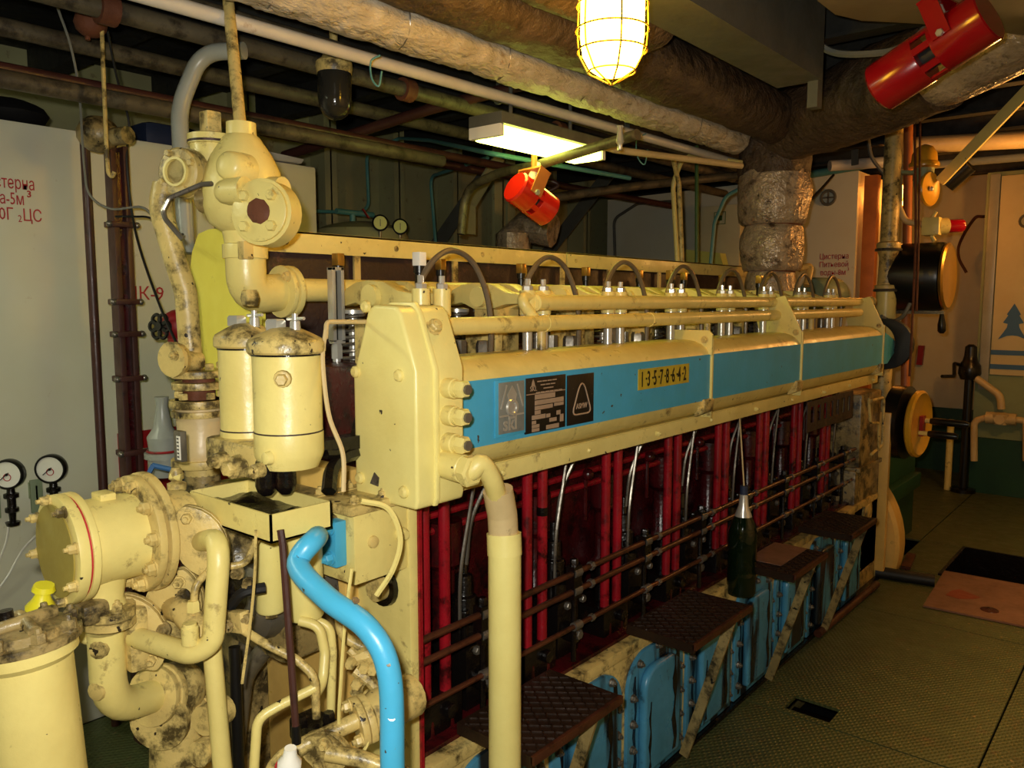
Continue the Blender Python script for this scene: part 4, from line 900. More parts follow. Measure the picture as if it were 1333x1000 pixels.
M().lathe((b.x, b.y, b.z-.13), ZA, [(0, .05), (.02, .055), (.13, .052), (.132, .058), (.155, .058), (.158, .05)], 22).build('cylinder', 'cream', kv)
M().bx(b.x-.02, b.x+.02, b.y-.02, b.y+.02, b.z+.025, b.z+.085).build('square_head', 'cream_dirty', kv, .004)
M().lathe((b.x, b.y, b.z+.004), ZA, [(0, .0585), (.006, .0585)], 22).build('seal_line', 'brown_panel', kv)
M().cyl(a-dd*.02, (b.x, b.y, b.z-.1), .05, n=18).build('bridge', 'cream_dirty', kv)
M().cyl(px(262, 262, D=2.0), px(300, 258, D=1.98), .03, n=12).build('link_pipe', 'cream_grimy', kv)
# down pipe from the check valve through a stack of flanges
dpipe = T('overboard_pipe', 'cream down pipe with stacked flanges and taped section behind tray', 'pipe', px(265, 620, D=2.05))
M().tube(P3([(214, 240, 2.0), (208, 270, 2.0), (232, 350, 2.02), (242, 380, 2.03), (250, 480, 2.05)]), .028, 16, .12).build('tube', 'cream_dirty', dpipe)
s0 = px(258, 475, D=2.05)
def stz(v): return px(260, v, D=2.05).z
for v, h, r in ((482, .018, .066), (497, .018, .066), (520, .02, .074), (534, .016, .07), (598, .02, .075)):
    M().lathe((s0.x, s0.y, stz(v)-h), ZA, [(0, r), (h, r)], 24).build('flange', 'cream_dirty', dpipe, .002)
M().lathe((s0.x, s0.y, stz(620)), ZA, [(0, .045), (stz(598)-stz(620), .045)], 20).build('tail_pipe', 'cream_dirty', dpipe)
M().lathe((s0.x, s0.y, stz(600)), ZA, [(0, .06), (.03, .064), (.05, .056), (.12, .06), (stz(520)-stz(600), .06)], 20).build('taped_section', 'tan_pipe', dpipe)
M().cyl((s0.x, s0.y, stz(520)), (s0.x, s0.y, stz(490)), .04, n=16).build('spool', 'rust', dpipe)
for v in (474, 512):
    for t in range(5): M().hexn((s0.x+.055*cos(t*1.257), s0.y+.055*sin(t*1.257), stz(v)-.012), ZA, .012, .016).build('nut', 'cream_dirty', dpipe)
a = px(225, 468, D=1.98); M().lathe(a, V((.3, -.95, 0)), [(-.02, .04), (-.008, .042), (-.006, .044), (.006, .044)], 18).build('blind_flange', 'cream_dirty', dpipe)
for s in (-1, 1): M().bolt(a+V((s*.036, -.012*s, s*.012)), V((.3, -.95, 0)), .01, .016).build('bolt', 'cream_dirty', dpipe)
M().cyl(a, (s0.x, s0.y, a.z-.01), .026, n=14).build('branch', 'cream_dirty', dpipe)
M().cyl((s0.x, s0.y, stz(620)+.002), (s0.x, s0.y, .95), .045, n=18).build('lower_pipe', 'cream_grimy', dpipe)
# sight thermometer in front
sg = T('sight_thermometer', 'small steel bracket thermometer with white scale above cooler neck', 'thermometer', px(232, 640, D=1.76))
a = px(233, 580, D=1.74)
M().bx(a.x-.016, a.x+.016, a.y-.004, a.y+.01, a.z-.035, a.z+.032).build('bracket', 'steel_dark', sg, .002)
M().bx(a.x+.001, a.x+.014, a.y-.006, a.y-.004, a.z-.03, a.z+.022).build('scale', 'white', sg)
for i in range(6): M().bx(a.x+.004, a.x+.011, a.y-.007, a.y-.006, a.z-.025+i*.008, a.z-.022+i*.008).build('scale_mark', 'black', sg)
M().lathe(px(230, 632, D=1.74)-ZA*.01, ZA, [(0, .02), (.015, .02), (.02, .01), (.025, .016), (.035, .016), (.05, .009)], 10).build('stem_nut', 'cream_dirty', sg)
M().cyl(px(222, 620, D=1.73), px(236, 622, D=1.73), .008).build('side_nut', 'cream', sg)
pipe('sensing_line', [px(222, 618, D=1.75), px(236, 640, D=1.75), px(262, 655, D=1.76)], .006, 'black', 'thin black sensing line below the small steel thermometer', bend=.02)

cable('greasy_hose', [px(424, 592, D=1.72), px(440, 590, D=1.75), px(458, 575, D=1.8), px(466, 548, D=1.84)], .011, 'oily_black', 'greasy black hose curving behind the drive box', 'hose')
cable('greasy_hose', [px(428, 640, D=1.68), px(432, 612, D=1.72), px(446, 596, D=1.76), px(462, 590, D=1.8)], .016, 'oily_black', 'thick greasy hose rising from the valve block lid', 'hose')
# ================================================================== lamps
def bulkhead_lamp(c, label, lit, group=None, s=1., power=0, col=(1, .5, .13)):
    t = T('bulkhead_lamp', label, 'lamp', c, group)
    M().lathe(c+ZA*.10*s, ZA, [(0, .082*s), (.03*s, .088*s), (.05*s, .085*s), (.07*s, .06*s), (.10*s, .045*s)], 22).build('lamp_base', 'cream_dirty', t)
    M().lathe(c-ZA*.115*s, ZA, [(0, .006*s), (.008*s, .035*s), (.025*s, .058*s), (.055*s, .074*s), (.1*s, .08*s), (.215*s, .08*s)], 24).build('lamp_glass', ('lamp_orange' if c.y > 3 else 'lamp_warm') if lit else 'lamp_off', t)
    if lit:
        for z, r in ((.06, .09), (.0, .092), (-.05, .088), (-.1, .06)): M().torus(c+ZA*z*s, ZA, r*s, .0022*s, 28, 5).build('guard_ring', 'brass', t)
        for k in range(6):
            t_ = k*pi/3+.3; e = V((cos(t_), sin(t_), 0))*s
            M().tube([c+ZA*.11*s+e*.088, c+e*.092, c-ZA*.05*s+e*.088, c-ZA*.1*s+e*.06, c-ZA*.13*s+e*.005], .0022*s, 5, .03).build('guard_wire', 'brass', t)
    M().cyl(c+ZA*.19*s, V((c.x, c.y, 2.92)), .014, n=10).build('lamp_stem', 'cream_dirty', t)
    if power:
        l = bpy.data.lights.new('bulkhead_lamp_light', 'POINT'); l.energy = power; l.color = col; l.shadow_soft_size = .06
        q = bpy.data.objects.new('bulkhead_lamp_light', l); C.objects.link(q); q.parent = t; q.location = V((0, 0, -.2*s))
    return t
bulkhead_lamp(px(797, 40, D=2.0), 'lit warm yellow bulkhead lamp in wire guard under the girder', True)
bulkhead_lamp(px(436, 132, D=2.75)+ZA*.02, 'unlit bulkhead lamp with dark glass behind the thermostat valve', False, s=.72)
# lamps over the walkway, out of the picture to the right
bulkhead_lamp(V((-.5, 5.75, 2.35)), 'lit warm bulkhead lamp over the far walkway plates', True, power=26)
bulkhead_lamp(V((.5, 3.3, 2.79)), 'lit warm bulkhead lamp over the near walkway plates', True, s=.7, power=190, col=(1, .56, .22))
bulkhead_lamp(V((-1.87, 7.1, 2.5)), 'lit warm bulkhead lamp behind the machinery column by far wall', True, power=0, s=.8)
def tube_lamp(c, L, label, mt='lamp_tube'):
    t = T('fluorescent_lamp', label, 'lamp', c)
    M().bx(c.x-.085, c.x+.085, c.y-L/2-.02, c.y+L/2+.02, c.z+.03, c.z+.075).build('lamp_housing', 'beam_grey', t, .006)
    M().bx(c.x-.075, c.x+.075, c.y-L/2, c.y+L/2, c.z-.02, c.z+.03).build('diffuser', mt, t, .015)
    for s in (-1, 1): M().bx(c.x-.08, c.x+.08, c.y+s*(L/2+.012)-.012, c.y+s*(L/2+.012)+.012, c.z-.015, c.z+.03).build('end_cap', 'white', t, .004)
    for s in (-1, 1): M().cyl((c.x, c.y+s*L*.3, c.z+.07), (c.x, c.y+s*L*.3, 2.92), .008, n=8).build('hanger', 'beam_grey', t)
tube_lamp(V((-2.08, 2.66, 2.28)), .66, 'lit greenish fluorescent lamp hanging under ceiling pipes')
tube_lamp(V((-2.54, -.4, 2.36)), 1.2, 'added unseen fluorescent lamp brightening the white tank wall', 'fill_tube_white')  # out-of-view fill lamp, added to brighten the tank wall
# ================================================================== ceiling pipes
def wrinkle(amp, seed):
    def f(L, t):
        a = noise.noise(V((cos(t)*1.3+seed, sin(t)*1.3, L*4)))*.7
        q = V((cos(t)*2.2+seed, sin(t)*2.2, L*20+2*sin(t)))
        r = 1-abs(noise.noise(q))*2.2
        return 1+amp*a+.10*r-.06*max(0, 1-abs(((L+.05*sin(t+seed)) % .42)-.21)*22)
    return f
def long_pipe(name, x, z, y0, y1, r, mt, lb, rad=None, dx=0., n=14, step=None):
    pts = [V((x, y0, z)), V((x+dx, y1, z))]
    if rad: k = int((y1-y0)/.018); pts = [pts[0].lerp(pts[1], i/k) for i in range(k+1)]
    return tag(M().tube(pts, r, n if not rad else 32, rad=rad).build(name, mt), lb, 'pipe')
def hangers(par, x, z, r, ys):
    for y in ys: M().torus((x, y, z), YA, r+.004, .006, 18, 6).bar((x, y, z+r), (x, y, 2.92), .03, .005, YA).build('pipe_hanger', 'beam_grey', par)
o = long_pipe('water_pipe', -2.11, 2.42, -.2, 4.6, .0205, 'pipe_white', 'long straight white pipe slung under the ceiling', dx=.13)
o = long_pipe('insulated_pipe', -1.92, 2.49, .2, 4.0, .075, 'wrap_silver', 'silver foil and cloth wrapped pipe above the engine', rad=wrinkle(.11, 3), dx=.07)
for k in range(7):
    y = .8+.45*k; M().torus((-1.92+.07*(y-.2)/3.8, y, 2.49), V((.15, 1, .1)), .078, .0025, 22, 5).build('wire_tie', 'steel_dark', o)
o = long_pipe('insulated_pipe', -1.70, 2.585, .6, 4.4, .125, 'wrap_brown', 'thick dark brown lagged pipe above the silver wrapped pipe', rad=lump(.09, 8, 4), dx=.02)
o = long_pipe('insulated_pipe', -1.45, 2.6, .0, 2.45, .11, 'wrap_brown', 'lagged brown pipe with bulging flange cover above lamp', rad=lump(.14, 18, 4))
o = long_pipe('bilge_pipe', -2.26, 2.5, -1.5, 5.2, .024, 'pipe_grime', 'grimy pipe running beside the white ceiling pipe')
hangers(o, -2.26, 2.5, .024, (1.2, 2.6, 3.6))
o = long_pipe('bilge_pipe', -2.42, 2.48, -1.5, 5.2, .03, 'pipe_grime', 'grimy flanged pipe left of the white ceiling pipe')
for y in (1.05, 2.2, 3.2): M().cyl((-2.42, y, 2.48), (-2.42, y+.05, 2.48), .045, n=14).build('pipe_flange', 'rust', o)
o = long_pipe('ballast_pipe', -2.75, 2.31, -1.5, 2.75, .028, 'pipe_grime', 'long pale grimy pipe above the white tank edge')
o = long_pipe('ballast_pipe', -2.83, 2.36, -1.5, 3.6, .02, 'brown_pole', 'brown pipe just above the pale grimy tank pipe')
long_pipe('ballast_pipe', -2.95, 2.52, -1.5, 6.2, .03, 'pipe_grime', 'grimy pipe high along the girder over tank')
long_pipe('drain_pipe', -3.4, 2.45, 2.2, 6.2, .025, 'brown_pole', 'dark brown pipe far above the hull frames')
pipe('cross_pipe', [px(370, 203, D=4.0), px(560, 142, D=3.5), px(690, 108, D=3.25)], .024, 'brown_pole', 'rusty brown pipe crossing diagonally under the ceiling', bend=.1)
pipe('cross_pipe', [px(600, 305, D=3.9), px(606, 245, D=3.9), px(650, 225, D=3.7), px(700, 215, D=3.4), px(830, 175, D=3.0)], .021, 'pipe_grime', 'grimy pipe rising from engine rail and bending under lamp', bend=.12)
pipe('cross_pipe', [px(715, 258, D=4.6), px(830, 242, D=4.9), px(965, 228, D=5.2)], .026, 'pipe_grime', 'dark pipe running past the far tank top', bend=.05)
pipe('cross_pipe', [px(640, 215, D=4.4), px(690, 230, D=4.4), px(735, 240, D=4.4), px(700, 255, D=4.4)], .012, 'brown_pole', 'thin brown looped line behind the small red extinguisher', bend=.05)
pipe('grey_pipe', [px(243, 330, D=2.5), px(238, 240, D=2.5), px(233, 140, D=2.5), px(262, 68, D=2.5), px(318, 66, D=2.48)], .026, 'pipe_grey', 'light grey pipe arching over behind the check valve', bend=.25, n=16)
pipe('air_pipe', [px(412, 275, X=-4.1), px(470, 277, X=-4.1), px(480, 268, X=-4.1), px(477, 200, X=-4.1), px(520, 180, X=-3.9), px(560, 183, X=-3.3), px(640, 200, X=-2.35), px(820, 232, X=-2.2)], .011, 'pipe_teal', 'thin teal air line running under the fluorescent lamp', bend=.08, n=8)
pipe('air_pipe', [px(567, 315, X=-3.9), px(560, 230, X=-3.9), px(635, 205, X=-3.1)], .011, 'pipe_teal', 'thin teal drop line left of the slanting bracket', bend=.08, n=8)
pipe('cable_pipe', [px(888, 345, D=4.6), px(884, 240, D=4.6), px(876, 205, D=4.5)], .014, 'cream_dirty', 'upright cream conduit behind the engine rail', bend=.05, n=8)
pipe('cable_pipe', [px(882, 345, D=4.7), px(876, 240, D=4.7), px(890, 200, D=4.6), px(965, 212, D=4.3)], .014, 'cream', 'cream conduit bending over towards the exhaust pipe', bend=.12, n=8)
pipe('cable_pipe', [px(907, 345, D=4.8), px(907, 190, D=4.8)], .012, 'pipe_green', 'mottled green upright pipe behind the engine rail', bend=.05, n=8)
pipe('cable_pipe', [px(925, 345, D=4.9), px(930, 290, D=4.9), px(945, 255, D=4.9), px(975, 240, D=4.9)], .012, 'pipe_teal', 'teal hose bending behind the exhaust pipe', bend=.12, n=8)
pipe('tank_pipe', [px(801, 345, Y=6.5), px(799, 285, Y=6.5), px(830, 265, Y=6.5), px(880, 262, Y=6.5)], .014, 'beam_grey', 'thin grey line bracketed to the drinking water tank', bend=.1, n=8)
o = pipe('white_tube', P3([(660, 155, 3.3), (800, 195, 3.6), (965, 216, 4.1)]), .016, 'tan_pipe', 'tan pipe running below the silver wrapped pipe', bend=.3)
# twine bits and a tap
tag(M().lathe(px(807, 185, D=3.0), -ZA, [(-.06, .008), (-.03, .012), (0, .016), (.01, .009), (.03, .009)], 10).cyl(px(803, 165, D=3.0), px(811, 165, D=3.0), .006).build('drain_cock', 'steel'), 'small steel drain cock on the white ceiling pipe', 'valve')
for u, v, D, lb in ((487, 88, 2.35, 'green twine tied round the white pipe near unlit lamp'), (833, 190, 3.72, 'green twine hanging from the pipe near drain cock')):
    cable('twine', [px(u+8, v-16, D=D), px(u-4, v-8, D=D), px(u-3, v+14, D=D), px(u+6, v+24, D=D), px(u+10, v+5, D=D)], .003, 'pipe_teal', lb, 'twine')
# ================================================================== exhaust pipe
ex0 = px(1003, 372, X=-1.78); ex1 = px(1008, 222, X=-1.78); ex3 = px(1225, 84, D=3.35); ex4 = px(1400, 0, D=2.95)
exo = T('exhaust_pipe', 'lagged exhaust pipe rising from engine and bending along the ceiling', 'exhaust pipe', ex0)
def fine(pts, br, st=.03):
    f = fillet(pts, br, 14); out = [f[0]]
    for a, b in zip(f[:-1], f[1:]):
        k = max(1, int((b-a).length/st))
        out += [a.lerp(b, (i+1)/k) for i in range(k)]
    return out
zt = ex1.z
segs = [(ex0.z-.25, ex0.z+.08, .140), (ex0.z+.08, ex0.z+.33, .168), (ex0.z+.33, zt+.04, .19)]
for i, (a, b, r) in enumerate(segs):
    k = 12; prof = [(0, r*.84)]+[((b-a)*(j+.5)/k, r*(.9+.12*sin(pi*(j+.5)/k))) for j in range(k)]+[(b-a, r*.84)]
    M().lathe((ex0.x, ex0.y, a), ZA, prof, 30, jit=lambda h, t, s=i: .06*noise.noise(V((cos(t)*2+s*5, sin(t)*2, h*9)))+.03*noise.noise(V((cos(t)*6, sin(t)*6+s, h*24)))).build('foil_lagging', 'wrap_tan', exo)
    M().torus((ex0.x, ex0.y, b), V((.03, .04, 1)), r*.87, .007, 30, 6).build('binding_wire', 'rust', exo)
M().tube(fine([V((ex0.x, ex0.y, zt-.03)), V((ex0.x, ex0.y, zt+.20)), ex3], .35), .19, 30, rad=lump(.10, 5, 5)).build('cloth_lagging', 'wrap_brown', exo)
M().tube(fine([ex3.lerp(V((ex0.x, ex0.y, zt+.20)), .15), ex3, ex4], .2), .175, 30, rad=lump(.07, 9, 4)).build('metal_lagging', 'wrap_tan', exo)
M().tube([px(1050, 372, X=-1.7), px(1056, 345, X=-1.7), px(1040, 350, X=-1.75)], .02, 10, .02).build('drain_bend', 'amber', exo)
tag(M().lathe(px(1060, 385, X=-1.75)-V((0, .05, .0)), V((.35, .94, 0)), [(0, .10), (.02, .11), (.2, .11), (.22, .10)], 24).build('air_filter_drum', 'sage'), 'dark teal drum beside the foot of the exhaust pipe', 'drum')
# ventilation trunks top right
tag(M().tube(fine([V((-1.3, 2.2, 3.02)), V((.6, 4.4, 2.98))], .3), .42, 30).build('ventilation_trunk', 'trunk'), 'broad tan ventilation trunk along the ceiling by the red extinguisher', 'duct') if 0 else None
tp_ = [px(u, v, Z=2.63) for u, v in ((1052, -15), (1062, 4), (1085, 22), (1120, 30), (1180, 33), (1260, 38), (1345, 52))]
tp_ = [(p.x, p.y) for p in tp_]; l_ = tp_[-1]; tp_ += [(l_[0]+.5, l_[1]+.1), (l_[0]+.5, l_[1]-1.6), (tp_[0][0]+.1, tp_[0][1]-.9)]
tag(M().prism(tp_, (0, 0, 2.63), XA, YA, ZA, .28).build('ventilation_trunk', 'trunk', bev=.025), 'tan ventilation trunk under ceiling beside the large red extinguisher', 'duct')
tag(M().tube(fine([px(1160, 205, D=6.5), px(1360, 122, D=5.2)], .1), .1, 22, rad=lump(.12, 31, 4)).build('insulated_pipe', 'wrap_brown'), 'brown lagged pipe crossing behind the diagonal brace', 'pipe')
tag(M().tube([px(1175, 190, D=5.4), px(1350, 181, D=5.1)], .055, 18).build('water_pipe', 'tan_pipe'), 'smooth tan pipe crossing behind the yellow siren', 'pipe')
tag(M().tube([px(1175, 218, D=6.4), px(1350, 203, D=5.8)], .03, 12).build('water_pipe', 'pipe_grey'), 'slim grey pipe under the smooth tan pipe', 'pipe')
tag(M().tube([px(1080, 216, D=5.9), px(1150, 211, D=5.9)], .04, 12).build('water_pipe', 'pipe_white'), 'short white pipe end visible below exhaust lagging', 'pipe')
tag(M().tube([px(1050, 228, Y=6.45), px(1138, 213, Y=6.45)], .03, 10).build('cable_run', 'pipe_teal'), 'bundle of blue cables along the tank top', 'cable')
for u, D, lb in ((1113, 5.8, 'flat grey hanger strap below the exhaust lagging'),):
    tag(M().bar(px(u, 160, D=D), px(u, 215, D=D), .05, .01, YA).build('hanger_strap', 'beam_grey'), lb, 'strap')
cable('ceiling_cable', [px(1052, -10, D=3.2), px(1055, 40, D=3.2), px(1085, 68, D=3.2), px(1150, 68, D=3.1), px(1185, 55, D=3.0), px(1203, 38, D=3.0)], .014, 'cable_grey', 'thick grey cable looping to the large red extinguisher')
cable('ceiling_cable', [px(1130, 180, D=5.2), px(1135, 205, D=5.2), px(1150, 225, D=5.2), px(1160, 235, D=5.2)], .012, 'cable_grey', 'grey cable drooping beside the tall column')
cable('ceiling_cable', [px(1048, 268, D=5.6), px(1070, 245, D=5.8), px(1085, 228, D=6.0)], .01, 'rubber', 'black cable slanting across the drinking water tank')
# ================================================================== red aerosol extinguishers
def extinguisher(c, ax, R, L, label, mt, top):
    ax = V(ax).normalized(); t = T('aerosol_extinguisher', label, 'extinguisher', c)
    a = c-ax*L/2
    M().lathe(a, ax, [(0, R*.9), (.008, R), (L*.43, R), (L*.43+.004, R*.97)], 30).build('canister_body', mt, t)
    M().lathe(a+ax*L*.58, ax, [(0, R*.97), (.004, R), (L*.41, R), (L*.42, R*.95)], 30).build('canister_body', mt, t)
    M().lathe(a+ax*L*.43, ax, [(0, R*.55), (L*.16, R*.55)], 20).build('inner_core', 'rubber', t)
    d_, u_, v_ = frame(ax)
    for k in range(8):
        e = u_*cos(k*pi/4)+v_*sin(k*pi/4); M().ob(c+e*R*.93+ax*.005*L, ax, e, L*.085, .004, .011).build('rib', mt, t)
    e = (ZA-ax*ZA.dot(ax)).normalized()
    m = c+ax*L*top
    side = ax.cross(e)
    for s in (-1, 1): M().ob(m+side*(s*(R+.003))+e*R*.7, e, ax, R*.8, .028, .003).build('bracket_arm', 'wood_orange' if mt == 'red_gloss' else mt, t); M().hexn(m+side*(s*(R+.006)), side*s, .012, .01).build('bracket_bolt', 'steel', t)
    M().ob(m+e*R*1.52, side, ax, R+.006, .03, .004).cyl(m+e*R*1.5, V((m.x+e.x*R*1.5, m.y+e.y*R*1.5, m.z+e.z*R*1.5+.07 if R < .07 else 2.66)), .012, n=8).build('bracket_yoke', 'wood_orange' if mt == 'red_gloss' else mt, t)
    M().lathe(c+ax*L*.42*(1 if top > 0 else -1)*.4+e*R, e, [(0, .02), (.05, .02), (.055, .012), (.08, .01)], 12).build('igniter_plug', 'dial', t)
extinguisher(px(692, 259, D=3.3), px(715, 276, D=3.36)-px(670, 242, D=3.24), .068, .20, 'small bright red two-piece aerosol extinguisher hung under ceiling pipes', 'red_gloss', -.18)
extinguisher(px(1212, 70, D=2.55), px(1280, 30, D=2.42)-px(1148, 118, D=2.68), .083, .37, 'large dark red two-piece aerosol extinguisher hung beside exhaust pipe', 'red_gloss_dark', .2)
# ================================================================== along the white tank
pl = T('cable_duct', 'dark brown double-channel cable duct with clamps before white tank', 'duct', px(170, 650, X=-2.9))
bt, tp = px(173, 640, X=-2.9).z, px(150, 190, X=-2.9).z
yc = 1.30
M().bx(-2.93, -2.88, yc-.032, yc-.012, .0, tp).bx(-2.93, -2.88, yc+.012, yc+.032, .0, tp).bx(-2.935, -2.925, yc-.032, yc+.032, .0, tp).build('channel', 'brown_pole', pl, .003)
M().bx(-2.927, -2.90, yc-.012, yc+.012, 0, tp-.02).build('red_strip', 'maroon', pl)
for v in (293, 393, 435, 493, 590):
    z = px(160, v, X=-2.9).z; k = M().bx(-2.94, -2.87, yc-.042, yc+.042, z-.01, z+.01).build('clamp', 'brown_pole', pl, .004)
    for s in (-1, 1): M().sph((-2.88, yc+s*.048, z), .012, 10).build('clamp_bolt', 'steel_dark', pl)
pipe('thin_conduit', [V((-3.1, 1.275, 2.27)), V((-3.1, 1.275, 0))], .0165, 'brown_pole', 'thin brown upright conduit before the white tank', bend=0)
hk = T('hook_rod', 'thin yellowed hanging rod ending in a hook', 'rod', px(142, 225, D=2.5))
M().tube(P3([(130, -40, 2.5), (134, 80, 2.5), (139, 200, 2.5), (141, 225, 2.5), (146, 231, 2.5), (149, 224, 2.5)]), .0065, 8, .02).build('rod', 'cream_dirty', hk)
cable('hanging_cable', P3([(75, 10, 2.55), (92, 60, 2.6), (103, 120, 2.65), (110, 220, 2.7), (118, 255, 2.7), (145, 272, 2.7), (185, 270, 2.7), (205, 290, 2.7)]), .0042, 'cable_grey', 'grey cable hanging past the conduit towards the down pipe')
cable('hanging_cable', P3([(140, 40, 2.6), (152, 100, 2.7), (168, 160, 2.8), (165, 210, 2.8), (176, 300, 2.8), (205, 390, 2.6), (240, 470, 2.4)]), .0042, 'rubber', 'thin dark cable crossing the ПК-9 lettering')
cable('hanging_cable', P3([(150, 282, 2.72), (175, 282, 2.72), (198, 285, 2.72), (225, 312, 2.3), (238, 305, 2.2)]), .004, 'rubber', 'lower grey cable looping behind the hanging hook')
tag(M().sph(px(128, 175, D=2.75), .07, 14, (1, 1, .9)).lathe(px(150, 178, D=2.7), V((1, .3, 0)), [(0, .03), (.06, .03)], 12).build('valve_bonnet', 'cream_grimy'), 'round grimy valve bonnet above the brown duct', 'valve')
tag(M().sph(px(118, 30, D=2.5), .05, 12, (1, 1, .9)).cyl(px(115, 40, D=2.5), px(114, 52, D=2.5), .008).build('cloth_bundle', 'rust'), 'rust-brown rag bundle tied to the ceiling pipe', 'bundle')
# fire valve
fv = T('fire_hydrant_valve', 'red fire hydrant valve with black hand wheel below ПК-9', 'valve', px(228, 620, D=2.75))
a = px(232, 424, D=2.7); hd = V((-.6, -.8, 0)).normalized()
M().sph(a, .055, 18).cyl(a, a-ZA*.12, .035, n=16).build('valve_body', 'red_paint', fv)
M().cyl(a, a-V((0, .01, .9)), .018, n=10).build('stand_pipe', 'brown_pole', fv)
w_ = px(208, 425, D=2.62); wd = V((.35, -.93, .05)).normalized(); d_, u_, v_ = frame(wd)
for k in range(6): e = u_*cos(k*pi/3)+v_*sin(k*pi/3); M().torus(w_+e*.026, wd, .016, .006, 14, 6).build('wheel_lobe', 'black', fv)
M().cyl(w_-wd*.006, w_+wd*.01, .014).build('wheel_hub', 'black', fv); M().cyl(w_, a, .009).build('spindle', 'steel_dark', fv)
hc = T('hose_coupling', 'grey metal hose nozzle coupling before the red panel', 'coupling', px(215, 620, D=2.6))
a = px(214, 600, D=2.6)
M().lathe((a.x, a.y, a.z-.05), ZA, [(0, .04), (.03, .05), (.06, .05), (.062, .06), (.08, .06), (.082, .045), (.13, .05), (.16, .03), (.23, .018), (.26, .022)], 20).build('coupling', 'pipe_grey', hc)
M().torus((a.x, a.y, a.z+.035), ZA, .05, .004, 20, 6).build('red_ring', 'red_paint', hc)
tag(M().bar(px(192, 620, D=2.3), px(200, 605, D=2.3), .02, .012).tube([px(199, 606, D=2.3), px(225, 612, D=2.3), px(245, 625, D=2.3)], .008, 8).build('lever_handle', 'logo_blue'), 'blue-tipped lever behind the cooler flange', 'handle')
# gauges
for u, v, lb in ((65, 611, 'round pressure gauge with black rim beside the brown conduit'), (9, 618, 'round pressure gauge with black rim nearer the tank lettering end')):
    g_ = T('pressure_gauge', lb, 'gauge', px(u, v+60, X=-3.1), 'pressure gauges on the tank')
    a = px(u, v, X=-3.08); gd = V((.75, -.66, 0)).normalized(); d_, u_, v_ = frame(gd)
    M().lathe(a-gd*.035, gd, [(0, .045), (.01, .052), (.035, .053), (.04, .05), (.04, .045), (.034, .045)], 28).build('gauge_case', 'black', g_)
    M().lathe(a-gd*.002, gd, [(0, .045), (.002, .045)], 28).build('gauge_dial', 'dial', g_)
    up_ = (ZA-gd*ZA.dot(gd)).normalized(); rt_ = up_.cross(gd)
    M().bar(a+gd*.003+rt_*.006+up_*.006, a+gd*.003-rt_*.024-up_*.02, .003, .0015, gd).cyl(a+gd*.001, a+gd*.005, .005, n=8).build('pointer', 'black', g_)
    M().torus(a+gd*.001-up_*.01, gd, .012, .0015, 14, 5).build('dial_mark', 'red_stencil', g_)
    M().lathe(a-ZA*.05-gd*.02, -ZA, [(0, .012), (.02, .014), (.022, .024), (.035, .024), (.038, .014), (.07, .014), (.072, .022), (.085, .022), (.09, .012), (.12, .01), (.122, .024), (.135, .02)], 12).build('gauge_cock', 'oily_black', g_)
    M().bx(a.x-.06, a.x-.05, a.y-.05, a.y-.01, a.z-.16, a.z-.04).bx(-3.2, a.x-.05, a.y-.035, a.y-.025, a.z-.12, a.z-.06).build('mounting_plate', 'sage', g_, .002)
cable('white_wire', [px(12, 678, X=-3.12), px(8, 705, X=-3.15), px(-4, 740, X=-3.18), px(-14, 790, X=-3.19)], .004, 'white', 'thin white wire hanging from the gauge on tank')
cable('white_wire', [px(55, 690, X=-3.15), px(30, 715, X=-3.17), px(10, 750, X=-3.18), px(-12, 780, X=-3.19)], .004, 'white', 'thin white wire curving behind the drum cooler')
# tank with dome and gauges behind the engine
at_ = T('air_receiver', 'olive domed air receiver top with teal valve behind engine rail', 'tank', (-3.9, 3.3, 1.0))
rc = px(470, 305, X=-3.9)
M().lathe((rc.x, rc.y, .3), ZA, [(0, .3), (rc.z-.35, .3), (rc.z-.28, .27), (rc.z-.25, .2), (rc.z-.23, .1), (rc.z-.225, .03)], 30).build('receiver_shell', 'olive_wall', at_)
a = px(459, 288, X=-3.9); M().lathe(a-ZA*.06, ZA, [(0, .025), (.05, .025), (.055, .018), (.1, .018)], 12).cyl(a+V((0, -.12, .05)), a+V((0, .16, .05)), .017).build('receiver_valve', 'pipe_teal', at_)
M().bar(px(472, 272, X=-3.85), px(480, 284, X=-3.85), .015, .006).build('valve_lever', 'red_paint', at_)
for u, v, lb in ((493, 290, 'small yellow-faced gauge next to the red valve lever behind rail'), (519, 295, 'small yellow-faced gauge between its twin and the teal drop line')):
    g_ = T('pressure_gauge', lb, 'gauge', px(u, v+20, X=-3.6), 'yellow-faced gauges')
    a = px(u+2, v, X=-3.6); gd = V((.8, -.6, 0)).normalized()
    M().lathe(a-gd*.06, gd, [(0, .045), (.055, .048), (.06, .04)], 20).build('gauge_case', 'black', g_); M().lathe(a+gd*.0, gd, [(0, .038), (.003, .038)], 20).build('gauge_dial', 'dial_yellow', g_)
    M().bar(a+gd*.004-ZA*.02, a+gd*.004+ZA*.02, .004, .002, gd).build('pointer', 'black', g_); M().cyl(a-gd*.03-ZA*.045, a-gd*.03-ZA*.3, .01).build('gauge_stem', 'steel_dark', g_)
